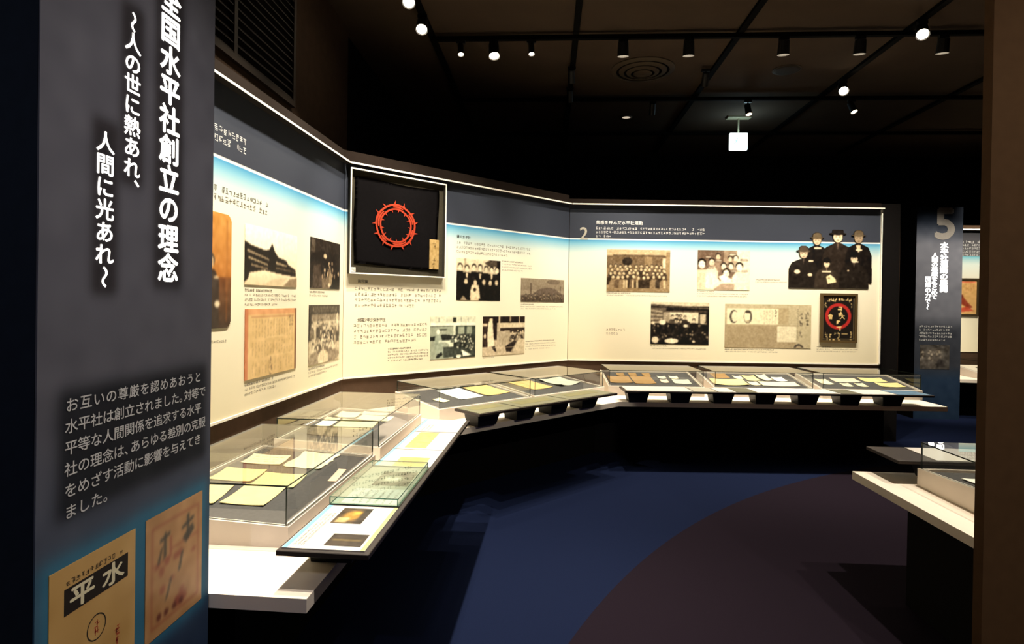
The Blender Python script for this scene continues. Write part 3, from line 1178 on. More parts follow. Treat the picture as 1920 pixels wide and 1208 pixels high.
ring(.180, .197, 0, 2 * PI)
ring(.142, .157)
for a0, a1 in ((.15, .75), (1.15, 1.75), (2.35, 3.25), (3.75, 4.15), (4.55, 5.35), (5.75, 6.15)):
    ring(.159, .178, a0, a1, 24, taper=.55)
for k in range(13):
    a = 2 * PI * k / 13 + .2
    for rad, out in ((.195, .036), (.144, -.028)):
        a2 = a + (.22 if out < 0 else 0)
        pts = []
        for da, rr_ in ((-.045, rad), (.045, rad), (.05 * (-1) ** k, rad + out)):
            q = a2 + da
            pts.append((cx + rr_ * 1.04 * math.cos(q), cz + rr_ * .97 * math.sin(q)))
        if out < 0:
            pts.reverse()
        f0 = [bm.verts.new((x, yy, z)) for x, z in pts]
        bm.faces.new(f0)
new_obj('thorn_ring', bm, mat('red_cloth', (160, 58, 38), .85, var=.10, scale=60, spec=.05), t)
c = blank(.105, .275, (168, 140, 90), 20, .005)
c.script(.2, .06, .8, .9, 1, (96, 76, 46), .8, .12)
c.noise(10, 3)
local_print('tan_tag', c, .812, .078, -.0225, t, thick=.004)
o = new_obj('number_label', boxbm(.026, .070, -.014, -.0085, .016, .056), TRIMW, t)
bm = bmesh.new()
fine_print(bm, .030, .068, .036, .018, -.0145, 1, rng)
new_obj('number_label_print', bm, INK, o)

# ================================================================== COUNTER
BZ = 0.611
bt = .045
t = thing('display_counter', 'long white angled counter along the three exhibit panels', 'counter', (0, 0, 0))


def counter_poly(dl, dm, db):
    """corner points of the angled counter at distances dl, dm, db from the three partitions"""
    def inter(f1, d1, f2, d2):
        a, b = f1.at(0, d1, 0), f2.at(0, d2, 0)
        da, db_ = f1.D, f2.D
        den = da.x * db_.y - da.y * db_.x
        k = ((b.x - a.x) * db_.y - (b.y - a.y) * db_.x) / den
        return a + da * k
    return inter(FL, dl, FM, dm), inter(FM, dm, FB, db)


def counter_piece(bm, back, front, z0, z1, u0, u1, which):
    a0, b0 = counter_poly(*back)
    a1, b1 = counter_poly(*front)
    if which == 'L':
        q = [FL.at(u0, back[0], 0), FL.at(u0, front[0], 0), a1, a0]
    elif which == 'M':
        q = [a0, a1, b1, b0]
    else:
        q = [b0, b1, FB.at(u1, front[2], 0), FB.at(u1, back[2], 0)]
    prism(bm, [(p.x, p.y) for p in q], z0, z1)


for w in 'LMB':
    bm = bmesh.new()
    counter_piece(bm, (.004, .004, .004), (1.018, 1.12, 1.16), BZ - bt, BZ, -2.995, 3.56, w)
    bmesh.ops.recalc_face_normals(bm, faces=bm.faces[:])
    new_obj('counter_top', bm, WHITE, t)
    bm = bmesh.new()
    counter_piece(bm, (.01, .01, .01), (.62, .66, .68), 0.0, BZ - bt, -2.7, 3.25, w)
    bmesh.ops.recalc_face_normals(bm, faces=bm.faces[:])
    new_obj('plinth', bm, PLINTH, t)


# ================================================================== DISPLAY CASES
def pane(bm, p):
    """8-point glass slab: the two broad faces are glass, the narrow ones polished edge"""
    fs = hexa(bm, p)
    bm.normal_update()
    ar = sorted(fs, key=lambda f: -f.calc_area())
    for f in fs:
        f.material_index = 0 if f in ar[:2] else 1


def slab(bm, x0, x1, y0, y1, z0a, z0b, z1):
    """z0a at y0, z0b at y1 for the bottom"""
    pane(bm, [(x0, y0, z0a), (x1, y0, z0a), (x1, y1, z0b), (x0, y1, z0b), (x0, y0, z1), (x1, y0, z1), (x1, y1, z1), (x0, y1, z1)])


CASES = {}


def display_case(fr, uc, dc, w, dep, k, z_mid, label, group='glass topped document cases', ztop=.235, bz=BZ):
    """k: fall of the felt per metre away from the wall; z_mid: felt height at the middle"""
    loc = fr.at(uc, dc, bz)
    t = thing('display_case', label, 'display case', loc, fr.ang, group)
    hw, hd = w / 2, dep / 2

    def zf(y):           # y>0 towards the wall
        return z_mid + k * y
    rim = .012
    # tray: wedge block with raised white rim
    bm = bmesh.new()
    lo = .0005

    def wedge(x0, x1, y0, y1, zb0, dz):
        hexa(bm, [(x0, y0, zb0), (x1, y0, zb0), (x1, y1, zb0), (x0, y1, zb0), (x0, y0, zf(y0) + dz), (x1, y0, zf(y0) + dz), (x1, y1, zf(y1) + dz), (x0, y1, zf(y1) + dz)])
    wedge(-hw, hw, -hd, -hd + rim * 2, lo, rim)
    wedge(-hw, hw, hd - rim * 2, hd, lo, rim)
    wedge(-hw, -hw + rim * 2, -hd + rim * 2, hd - rim * 2, lo, rim)
    wedge(hw - rim * 2, hw, -hd + rim * 2, hd - rim * 2, lo, rim)
    wedge(-hw + rim * 2, hw - rim * 2, -hd + rim * 2, hd - rim * 2, lo, -.006)
    new_obj('tray', bm, WHITE, t)
    i = rim * 2 + .004
    bm = bmesh.new()
    hexa(bm, [(-hw + i, -hd + i, zf(-hd + i) - .0055), (hw - i, -hd + i, zf(-hd + i) - .0055), (hw - i, hd - i, zf(hd - i) - .0055), (-hw + i, hd - i, zf(hd - i) - .0055),
              (-hw + i, -hd + i, zf(-hd + i)), (hw - i, -hd + i, zf(-hd + i)), (hw - i, hd - i, zf(hd - i)), (-hw + i, hd - i, zf(hd - i))])
    new_obj('felt_pad', bm, FELT, t)
    g, th = .010, .006
    zt = ztop

    def part(*a):
        bm = bmesh.new()
        slab(bm, *a)
        new_obj('glass_pane', bm, (GLASS, EDGE), t)
    x0, x1, y0, y1 = -hw + g, hw - g, -hd + g, hd - g
    part(x0, x1, y0, y0 + th, zf(y0) + rim + .001, zf(y0 + th) + rim + .001, zt - .0065)
    part(x0, x1, y1 - th, y1, zf(y1 - th) + rim + .001, zf(y1) + rim + .001, zt - .0065)
    part(x0, x0 + th, y0 + th, y1 - th, zf(y0 + th) + rim + .001, zf(y1 - th) + rim + .001, zt - .0065)
    part(x1 - th, x1, y0 + th, y1 - th, zf(y0 + th) + rim + .001, zf(y1 - th) + rim + .001, zt - .0065)
    part(x0, x1, y0, y1, zt - .006, zt - .006, zt)
    return (fr, uc, dc, z_mid, k, bz)


DOCM = {
    'cream': mat('cream_paper', (236, 226, 190), .85, var=.03, scale=12, spec=.1),
    'white': mat('white_paper', (248, 246, 236), .8, var=.02, scale=12, spec=.1),
    'tan': mat('tan_paper', (206, 176, 120), .85, var=.07, scale=14, spec=.1),
    'kraft': mat('kraft_board', (158, 126, 86), .85, var=.06, scale=16, spec=.1),
    'pink': mat('pinkish_paper', (226, 204, 182), .85, var=.04, scale=12, spec=.1),
    'yellow': mat('yellow_paper', (230, 212, 152), .85, var=.05, scale=12, spec=.1),
    'grey': mat('greyish_paper', (196, 196, 182), .85, var=.06, scale=14, spec=.1),
    'dark': mat('dark_photo_paper', (92, 84, 72), .6, var=.35, scale=18, spec=.2),
}


def document(case, u, d, w, h, rot, style, label, name='document', group=None, curl=.004, lines=0, tab=None, lift=0.0, rough_edge=0.0, seed=0):
    """a sheet lying on a case's sloping felt; (u, d) its centre in the wall's frame"""
    fr, uc, dc, zm, k, bz = case
    r = random.Random(seed * 31 + int(u * 100))
    bm = bmesh.new()
    nx, ny = 10, 8
    th = .0025
    top, bot = [], []
    for i in range(nx + 1):
        ra, rb = [], []
        for j in range(ny + 1):
            a, b = i / nx - .5, j / ny - .5
            ex = ey = 0
            if rough_edge and (i in (0, nx) or j in (0, ny)):
                ex, ey = r.uniform(-1, 1) * rough_edge, r.uniform(-1, 1) * rough_edge
            z = .0012 + curl * (2 * a) ** 2 * (2 * b) ** 2 + curl * .35 * (2 * a) ** 2
            ra.append(bm.verts.new((a * w + ex, b * h + ey, z + th)))
            rb.append(bm.verts.new((a * w + ex, b * h + ey, z)))
        top.append(ra)
        bot.append(rb)
    for i in range(nx):
        for j in range(ny):
            bm.faces.new((top[i][j], top[i + 1][j], top[i + 1][j + 1], top[i][j + 1]))
            bm.faces.new((bot[i][j], bot[i][j + 1], bot[i + 1][j + 1], bot[i + 1][j]))
    for i in range(nx):
        bm.faces.new((top[i][0], bot[i][0], bot[i + 1][0], top[i + 1][0]))
        bm.faces.new((top[i + 1][ny], bot[i + 1][ny], bot[i][ny], top[i][ny]))
    for j in range(ny):
        bm.faces.new((top[0][j + 1], bot[0][j + 1], bot[0][j], top[0][j]))
        bm.faces.new((top[nx][j], bot[nx][j], bot[nx][j + 1], top[nx][j + 1]))
    mats = [DOCM[style], INKG]
    if lines:       # columns of faint print on the sheet
        for q in range(lines):
            x = -w * .38 + w * .76 * (q + .5) / lines
            y = h * .36
            while y > -h * .34:
                ln = r.uniform(.02, .05)
                zz = .0012 + th + curl * 1.36 * max((2 * x / w) ** 2, 0) + .0006
                f = bm.faces.new([bm.verts.new(p) for p in ((x - .0016, y - ln, zz), (x + .0016, y - ln, zz), (x + .0016, y, zz), (x - .0016, y, zz))])
                f.material_index = 1
                y -= ln + .012
    z = bz + zm - k * (d - dc)
    o = new_obj(name, bm, mats, None)
    pos = fr.at(u, d, z + lift)
    tilt = Matrix.Rotation(math.atan(k), 4, 'X')
    o.matrix_world = Matrix.Translation(pos) @ Matrix.Rotation(fr.ang, 4, 'Z') @ tilt @ Matrix.Rotation(math.radians(rot), 4, 'Z')
    tag(o, label, 'document', group)
    return o


# ---- left wing
c1 = display_case(FL, -2.10, .455, 1.07, .665, .05, .085, 'nearest glass display case on the left counter beside the dark pillar')
g = 'documents in the nearest case on the left'
document(c1, -1.80, .275, .17, .20, 6, 'cream', 'small cream booklet with a square stamp at the far rear of the nearest left case', group=g, lines=3, seed=1)
document(c1, -1.745, .500, .29, .20, 0, 'cream', 'wide ragged edged cream sheet at the far front of the nearest left case', group=g, rough_edge=.008, lines=0, seed=2)
document(c1, -2.075, .275, .19, .20, 4, 'yellow', 'pale yellow sheet in the rear middle of the nearest left case', group=g, seed=3)
document(c1, -2.10, .490, .20, .20, 6, 'yellow', 'pale yellow sheet in the front middle of the nearest left case', group=g, seed=4)
document(c1, -2.36, .270, .24, .19, 10, 'yellow', 'yellowed sheet at the near rear corner of the nearest left case', group=g, seed=5)
document(c1, -2.315, .485, .25, .185, 4, 'yellow', 'large yellowed sheet at the near front corner of the nearest left case', group=g, seed=6)
o = document(c1, -1.945, .715, .20, .04, 6, 'pink', 'small pinkish caption slip on the front rim side of the nearest left case', name='caption_slip', group=g, curl=0, seed=7)

c2 = display_case(FL, -.885, .445, 1.05, .645, .05, .085, 'second glass display case from the pillar on the left counter')
g = 'documents in the second case on the left'
document(c2, -.83, .225, .28, .10, 6, 'cream', 'long narrow cream sheet along the rear of the second left case', group=g, seed=8)
document(c2, -.56, .265, .19, .15, 4, 'cream', 'cream folded sheet at the far rear of the second left case', group=g, seed=9)
document(c2, -.60, .480, .17, .235, 0, 'cream', 'upright cream sheet in the far front half of the second left case', group=g, seed=10)
document(c2, -.845, .425, .26, .25, 4, 'yellow', 'square yellowed sheet at the centre of the second left case', group=g, seed=11)
document(c2, -.450, .430, .10, .19, 2, 'grey', 'pale grey booklet at the far end of the second left case', group=g, seed=12)
document(c2, -1.10, .370, .22, .29, 4, 'dark', 'dark photographic sheet at the near end of the second left case', group=g, seed=13)

# ---- middle wing
c3 = display_case(FM, .92, .50, 1.02, .64, .10, .118, 'left glass display case under the flag on the angled counter', ztop=.255)
g = 'documents in the case under the flag'
document(c3, .615, 0.560, .09, .12, 10, 'cream', 'tiny cream card at the left front of the case under the flag', group=g, seed=14)
document(c3, .91, 0.440, .26, .33, 3, 'white', 'bright white sheet in the middle of the case under the flag', group=g, curl=.002, seed=15)
document(c3, 1.225, 0.425, .29, .34, 4, 'tan', 'tan sheet at the right of the case under the flag', group=g, seed=16)
c4 = display_case(FM, 1.97, .50, 1.00, .64, .10, .118, 'right glass display case on the angled counter near the inner corner', ztop=.255)
g = 'documents in the case near the inner corner'
document(c4, 1.80, 0.415, .28, .37, 4, 'tan', 'tan sheet at the left of the case near the inner corner', group=g, seed=17)
document(c4, 2.20, 0.445, .32, .31, 4, 'grey', 'greyish curling sheet at the right of the case near the inner corner', group=g, curl=.018, seed=18)

# ---- back wing
K = .16
ca = display_case(FB, .855, .465, .99, .60, K, .132, 'left glass display case on the counter under the back panel', ztop=.26)
g = 'documents in the left back case'
document(ca, .525, 0.495, .235, .25, 2, 'kraft', 'brown board sheet at the left front of the left back case', group=g, seed=19)
document(ca, .770, 0.500, .225, .28, 2, 'kraft', 'brown board sheet second from left at the front of the left back case', group=g, seed=20)
document(ca, .565, 0.300, .085, .115, 0, 'kraft', 'small brown card leftmost in the rear row of the left back case', group=g, seed=21)
document(ca, .702, 0.295, .085, .115, 0, 'kraft', 'small brown card second from left in the rear row of the left back case', group=g, seed=22)
document(ca, .853, 0.298, .085, .11, 0, 'kraft', 'small brown card third from left in the rear row of the left back case', group=g, seed=23)
document(ca, 1.000, 0.400, .09, .10, 0, 'grey', 'small pale card at the rear right of centre in the left back case', group=g, seed=24)
document(ca, .995, 0.535, .08, .11, 0, 'pink', 'small pinkish card in front of a pale card in the left back case', group=g, seed=25)
document(ca, 1.132, 0.392, .09, .10, 0, 'cream', 'small cream card at the right rear of the left back case', group=g, seed=26)
document(ca, 1.175, 0.545, .18, .16, -2, 'grey', 'grey sheet at the right front of the left back case', group=g, seed=27)

cb = display_case(FB, 1.965, .465, 1.03, .60, K, .132, 'middle glass display case on the counter under the back panel', ztop=.26)
g = 'documents in the middle back case'
document(cb, 1.665, 0.300, .17, .18, 0, 'kraft', 'brown sheet at the left rear of the middle back case', group=g, seed=28)
document(cb, 1.682, 0.535, .36, .21, 0, 'yellow', 'large open yellowed booklet at the left front of the middle back case', group=g, curl=.008, seed=29)
document(cb, 1.848, 0.352, .09, .11, 0, 'cream', 'small cream card right of the brown sheet in the middle back case', group=g, seed=30)
document(cb, 1.980, 0.375, .135, .19, 0, 'yellow', 'yellowed sheet at the rear centre of the middle back case', group=g, seed=31)
document(cb, 2.128, 0.352, .105, .20, 2, 'cream', 'curled cream booklet right of centre in the rear of the middle back case', group=g, curl=.012, seed=32)
document(cb, 2.277, 0.400, .12, .15, 0, 'white', 'white card at the right rear of the middle back case', group=g, seed=33)
document(cb, 1.934, 0.570, .10, .12, 0, 'cream', 'small cream sheet at the front centre of the middle back case', group=g, seed=34)
document(cb, 2.200, 0.575, .39, .15, 0, 'cream', 'long cream sheet at the right front of the middle back case', group=g, seed=35)

cc = display_case(FB, 3.075, .465, 1.03, .60, K, .132, 'right glass display case on the counter under the back panel', ztop=.26)
g = 'documents in the right back case'
document(cc, 2.733, 0.470, .12, .19, 0, 'cream', 'cream card at the far left of the right back case', group=g, seed=36)
document(cc, 2.995, 0.398, .275, .15, 0, 'pink', 'wide pinkish sheet at the rear left of the right back case', group=g, seed=37)
document(cc, 3.312, 0.370, .25, .15, 0, 'yellow', 'yellow sheet at the rear right of the right back case', group=g, seed=38)
document(cc, 3.392, 0.548, .25, .15, 0, 'yellow', 'yellow sheet at the front right of the right back case', group=g, seed=39)
document(cc, 2.917, 0.570, .095, .12, 0, 'cream', 'small cream card left of its twin at the front of the right back case', group=g, seed=40)
document(cc, 3.075, 0.568, .095, .12, 0, 'cream', 'small cream card next to the yellow sheet at the front of the right back case', group=g, seed=41)

# ================================================================== READING RAILS
RZ = .738


def reading_rail(fr, u0, u1, d0, d1, label, brackets, bw, loc=None, ang=None, z=RZ, bz=BZ):
    t = thing('reading_rail', label, 'reading rail', fr.at(0, 0, 0), fr.ang, 'dark reading rails on the counters')
    bm = boxbm(u0, u1, -d1, -d0, z - .018, z)
    bevel(bm, .002, 1)
    new_obj('rail_board', bm, DARKRAIL, t)
    for u in brackets:
        bm = bmesh.new()
        ya, yb = -d1 + .10, -d0 - .03
        hexa(bm, [(u + .025, ya + .03, bz + .0006), (u + bw - .025, ya + .03, bz + .0006), (u + bw - .025, yb, bz + .0006), (u + .025, yb, bz + .0006),
                  (u, ya, z - .0185), (u + bw, ya, z - .0185), (u + bw, yb, z - .0185), (u, yb, z - .0185)])
        new_obj('bracket', bm, BLACKM, t)
    return t


CARD = mat('rail_card', (214, 208, 200), .35, var=.02, scale=10, spec=.4, coat=.15)
CARDG = mat('rail_card_grey', (172, 168, 152), .35, var=.03, scale=10, spec=.4, coat=.15)
CARDO = mat('rail_card_olive', (118, 118, 96), .35, var=.10, scale=5, spec=.4, coat=.15)
CYAN = mat('cyan_stripe', (120, 190, 216), .4, var=.04)
LIME = mat('lime_stripe', (206, 214, 128), .4, var=.04)
CARDD = mat('rail_card_dark', (92, 92, 76), .35, var=.10, scale=9, spec=.4)


def card(par, u0, u1, d0, d1, m, z=RZ, name='printed_card'):
    return new_obj(name, boxbm(u0, u1, -d1, -d0, z + .0002, z + .0030), m, par)


def inset(par, u0, u1, d0, d1, m, z=RZ + .0031, name='printed_picture'):
    return new_obj(name, boxbm(u0, u1, -d1, -d0, z, z + .0006), m, par)


def flat_text(par, u0, u1, d0, d1, n, h, z=RZ + .0034, m=INKG):
    bm = bmesh.new()
    for k in range(n):
        y = -(d0 + (d1 - d0) * (k + .5) / n)
        fine_print(bm, u0, u1, y, h, 0, 1, rng)
    for v in bm.verts:
        v.co = (v.co.x, v.co.z, z)
    for f in bm.faces:
        f.normal_update()
        if f.normal.z < 0:
            f.normal_flip()
    return new_obj('printed_text', bm, m, par)


def picture_flat(par, u0, u1, d0, d1, paint, z=RZ + .0031):
    cv = Canvas(u1 - u0, d1 - d0, (100, 80, 50), .004, int(abs(u0) * 100))
    paint(cv)
    bm = cv.bm(.0007)
    # lie the picture flat, its top edge towards the wall
    for v in bm.verts:
        x, y, zz = v.co
        v.co = (u0 + x, -d1 + zz, z - y)
    return new_obj('printed_picture', bm, PRINT, par)


def p_gold(cv):
    cv.a[:] = (70, 54, 34)
    cv.ell(.5, .5, .42, .38, (170, 126, 52), 1, .5)
    cv.rect(.05, .1, .35, .5, (206, 186, 130), .8)
    cv.ell(.7, .6, .12, .2, (216, 170, 70), 1, .5)
    cv.rect(.0, .75, 1, 1, (48, 40, 30))
    cv.noise(16, 3)
    cv.blur(1)


def p_dark(cv):
    cv.a[:] = (54, 44, 34)
    cv.rect(.40, .1, .58, .9, (104, 88, 52))
    cv.rect(.1, .1, .32, .6, (70, 58, 44))
    cv.noise(10, 3)
    cv.blur(1)


def p_stone(cv):
    cv.a[:] = (96, 92, 76)
    cv.ell(.45, .4, .3, .4, (196, 190, 170), 1, .6)
    cv.ell(.75, .7, .15, .2, (60, 58, 48), 1, .6)
    cv.noise(26, 3)
    cv.blur(1)


def p_tan(cv):
    cv.a[:] = (222, 196, 108)
    cv.rect(.05, .05, .95, .95, (216, 188, 104))
    cv.rect(.3, .1, .33, .9, (190, 164, 92))
    cv.noise(7, 4)


rl = reading_rail(FL, -2.945, -.770, .890, 1.200, 'dark reading rail with white picture cards along the left counter', [-2.76, -2.25, -1.75, -1.25], .18)
card(rl, -2.925, -2.520, .900, 1.180, CARD)
card(rl, -2.500, -1.965, .900, 1.180, CARDG)
card(rl, -1.945, -1.615, .900, 1.180, CARD)
card(rl, -1.605, -1.180, .900, 1.180, CARD)
card(rl, -1.165, -.785, .900, 1.180, CARD)
for a, b in ((-2.925, -2.520), (-1.945, -1.615), (-1.605, -1.180), (-1.165, -.785)):
    inset(rl, a, b, .902, .918, CYAN, name='cyan_stripe')
inset(rl, -2.925, -2.520, 1.165, 1.179, LIME, name='lime_stripe')
picture_flat(rl, -2.700, -2.545, .975, 1.090, p_gold)
picture_flat(rl, -2.895, -2.795, 1.030, 1.155, p_dark)
flat_text(rl, -2.90, -2.60, .925, .965, 3, .010)
picture_flat(rl, -2.250, -2.040, .985, 1.145, p_stone)
inset(rl, -2.490, -2.300, .935, 1.165, CARD, name='white_text_card')
flat_text(rl, -2.48, -2.31, .96, 1.15, 6, .012, RZ + .0039)
picture_flat(rl, -1.940, -1.775, .990, 1.145, p_tan)
picture_flat(rl, -1.575, -1.190, .955, 1.075, p_tan)
flat_text(rl, -1.15, -.95, .94, 1.0, 3, .012)

t = thing('acrylic_box', 'low clear greenish cover box on the left reading rail', 'cover box', FL.at(-2.232, 1.035, RZ + .0034), FL.ang)
bx, by, bh, th = .272, .140, .030, .004
for nm, a in (('side_pane', (-bx, bx, -by, -by + th, .0002, .0002, bh - th)), ('side_pane', (-bx, bx, by - th, by, .0002, .0002, bh - th)),
              ('end_pane', (-bx, -bx + th, -by + th, by - th, .0002, .0002, bh - th)), ('end_pane', (bx - th, bx, -by + th, by - th, .0002, .0002, bh - th)),
              ('top_pane', (-bx, bx, -by, by, bh - th + .0002, bh - th + .0002, bh))):
    bm = bmesh.new()
    slab(bm, *a)
    new_obj(nm, bm, (GLASS_G, EDGE_G), t)

rm = reading_rail(FM, .430, 2.070, .985, 1.285, 'dark reading rail with olive cards along the angled counter', [.50, .90, 1.30, 1.70], .23)
card(rm, .445, .850, .995, 1.270, CARDO)
card(rm, .870, 1.430, .995, 1.270, CARDO)
card(rm, 1.450, 2.055, .995, 1.270, CARDO)
inset(rm, .50, .80, 1.03, 1.15, mat('olive_picture', (120, 116, 82), .4, var=.15, scale=9))
inset(rm, .95, 1.35, 1.05, 1.18, MATS['olive_picture'])
inset(rm, 1.55, 1.95, 1.04, 1.16, MATS['olive_picture'])

rb = reading_rail(FB, .430, 3.330, .995, 1.305, 'dark reading rail with pale cards along the back counter', [.47 + .406 * i for i in range(7)], .215)
card(rb, .450, 1.070, 1.005, 1.290, CARD)
card(rb, 1.085, 1.300, 1.005, 1.290, CARDG)
card(rb, 1.315, 1.480, 1.005, 1.290, CARD)
card(rb, 1.490, 1.665, 1.005, 1.290, CARDD)
card(rb, 1.680, 2.460, 1.005, 1.290, CARD)
card(rb, 2.475, 2.650, 1.005, 1.290, CARDD)
card(rb, 2.665, 2.990, 1.005, 1.290, CARD)
card(rb, 3.005, 3.315, 1.005, 1.290, mat('rail_card_blue', (88, 116, 140), .35, var=.2, scale=8, spec=.4))

# ================================================================== RIGHT COUNTER (by the near partition)
FR = Frame((1.80, 2.40), (1, 0))     # only used for its heights and axes
t = thing('display_counter', 'white counter end jutting out from the brown partition at right', 'counter', (0, 0, 0))
new_obj('counter_top', boxbm(1.80, 4.9, 2.404, 3.504, BZ - bt, BZ), WHITE, t)
new_obj('plinth', boxbm(1.93, 4.6, 2.41, 3.20, 0, BZ - bt), PLINTH, t)


class Flip:
    """frame of the right counter: its front looks away from us (+y)"""
    ang = PI

    def at(self, u, d, z):
        return Vector((-u, 2.404 + d, z))


FX = Flip()
cr = display_case(FX, -2.545, .545, 1.06, .63, .05, .095, 'glass display case on the right counter cut off by the brown partition')
document(cr, -2.30, .50, .36, .36, 3, 'white', 'white sheet inside the right counter case', group=None, seed=50)
rr_ = reading_rail(FX, -4.6, -1.92, .870, 1.185, 'dark reading rail jutting past the right counter behind its glass case', [-2.40, -2.9, -3.4], .30)
card(rr_, -2.70, -2.13, .885, 1.17, CARD)
card(rr_, -3.30, -2.72, .885, 1.17, CARD)

# ================================================================== INTRODUCTION PILLARS
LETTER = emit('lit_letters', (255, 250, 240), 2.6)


def pillar_face(w, h, dark, slate, glow, seed, res=.012):
    c = Canvas(w, h, slate, res, seed)
    return c


# near pillar: box with its printed side facing +x; local frame: x along +Y world, facing -y local = +x world
PX = -1.05
t = thing('introduction_pillar', 'tall slate blue pillar with lit title lettering at the left edge', 'sign pillar', (PX, 1.18, 0), PI / 2)
plen, ph = .65, 3.3
new_obj('pillar_body', boxbm(0, plen, .004, .66, 0, ph), NAVYW, t)
c = Canvas(plen, ph, (92, 92, 102), .012, 30)
zc_ = (1 - c.y) * ph
xx = c.x * plen


def blend(mask, rgb):
    c._put(np.clip(mask, 0, 1), rgb)


blend(np.clip((1.30 - zc_) / .55, 0, 1), (62, 74, 96))
blend(np.clip((.70 - zc_) / .35, 0, 1), (34, 52, 78))
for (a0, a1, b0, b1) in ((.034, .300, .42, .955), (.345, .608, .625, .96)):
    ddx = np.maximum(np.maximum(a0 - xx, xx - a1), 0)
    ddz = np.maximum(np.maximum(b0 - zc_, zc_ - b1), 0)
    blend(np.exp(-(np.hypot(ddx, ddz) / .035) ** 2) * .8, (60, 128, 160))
# printed dark drop behind the body text
for (a0, a1, b0, b1) in ((.08, .60, 1.085, 1.325),):
    ddx = np.maximum(np.maximum(a0 - xx, xx - a1), 0)
    ddz = np.maximum(np.maximum(b0 - zc_, zc_ - b1), 0)
    blend(np.exp(-(np.hypot(ddx, ddz) / .03) ** 2) * .85, (26, 28, 34))
for (a0, a1, b0, b1) in ((.385, .470, 1.60, 2.47), (.255, .300, 1.86, 2.28), (.165, .210, 1.58, 1.96)):
    ddx = np.maximum(np.maximum(a0 - xx, xx - a1), 0)
    ddz = np.maximum(np.maximum(b0 - zc_, zc_ - b1), 0)
    blend(np.exp(-(np.hypot(ddx, ddz) / .022) ** 2) * .7, (30, 26, 28))
c.noise(3, 4)
new_obj('printed_face', c.bm(.004, .003), painted('pillar_print', rough=.75, spec=.1), t)
yf = -.0025


def column(par, s, xc, ztop, pitch, sx, sz, m, off, nm, y=yf):
    bm = bmesh.new()
    for i, ch in enumerate(s):
        put_glyph(bm, ch, xc, ztop - pitch * i, sx, sz, y, off, rot=ch in '～', origin='v')
    return new_obj(nm, bm, m, par)


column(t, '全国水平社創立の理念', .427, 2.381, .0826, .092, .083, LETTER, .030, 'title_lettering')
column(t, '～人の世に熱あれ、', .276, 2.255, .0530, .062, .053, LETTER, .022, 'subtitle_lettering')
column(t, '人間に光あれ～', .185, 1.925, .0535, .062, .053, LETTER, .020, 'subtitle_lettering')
bm = bmesh.new()
for i, s in enumerate(('お互いの尊厳を認めあおうと', '水平社は創立されました。対等で', '平等な人間関係を追求する水平', '社の理念は、あらゆる差別の克服', 'をめざす活動に影響を与えてき', 'ました。')):
    n = len(s) - (1 if '。' in s[:-1] or '、' in s else 0)
    pitch = .525 / max(n, 13) if len(s) > 5 else .525 / 13.5
    x = .072
    for ch in s:
        put_glyph(bm, ch, x + pitch * .5, 1.314 - .0478 * i, .0385, .034, yf, .010)
        x += pitch * (.6 if ch in '、。' else 1)
new_obj('body_text', bm, LETTERW, t)
# printed magazine cover
c = Canvas(.270, .55, (206, 164, 100), .005, 31)
c.noise(6, 8)
cov = local_print('magazine_cover_print', c, .034, .405, -.0012, t, thick=.002)
bm = boxbm(.040, .242, -.0024, -.0021, .440, .500)
new_obj('black_title_block', bm, mat('print_black', (34, 26, 22), .8), cov)
bm = bmesh.new()
for i, ch in enumerate('平水'):
    put_glyph(bm, ch, .092 + .098 * i, .470, .078, .056, -.0030, .028)
new_obj('title_characters', bm, MATS['cream_paper'], cov)
bm = bmesh.new()
fine_print(bm, .045, .240, .512, .014, -.0024, 1, rng)
new_obj('small_print', bm, INK, cov)
bm = bmesh.new()
pr = None
for i in range(41):
    a = 2 * PI * i / 40
    p = [bm.verts.new((.137 + r * math.cos(a), -.0024, .366 + r * 1.02 * math.sin(a))) for r in (.0275, .0305)]
    if pr:
        bm.faces.new((pr[0], pr[1], p[1], p[0]))
    pr = p
new_obj('seal_ring', bm, INK, cov)
RED = mat('red_ink', (186, 62, 48), .8, var=.1)
bm = bmesh.new()
r7 = random.Random(5)
for (a, b, h) in ((.137, .366, .016), (.060, .360, .014), (.060, .330, .016), (.205, .322, .016), (.06, .295, .014), (.205, .29, .014), (.137, .30, .014)):
    for k in range(11):
        w1, h1 = (h * .7, h * .11) if r7.random() < .5 else (h * .11, h * .7)
        ox, oz = r7.uniform(-.3, .3) * h, r7.uniform(-.85, .85) * h
        bm.faces.new([bm.verts.new((a + ox + sx_ * w1 / 2, -.0025, b + oz + sz_ * h1 / 2)) for sx_, sz_ in ((-1, -1), (1, -1), (1, 1), (-1, 1))])
new_obj('red_seal_marks', bm, RED, cov)
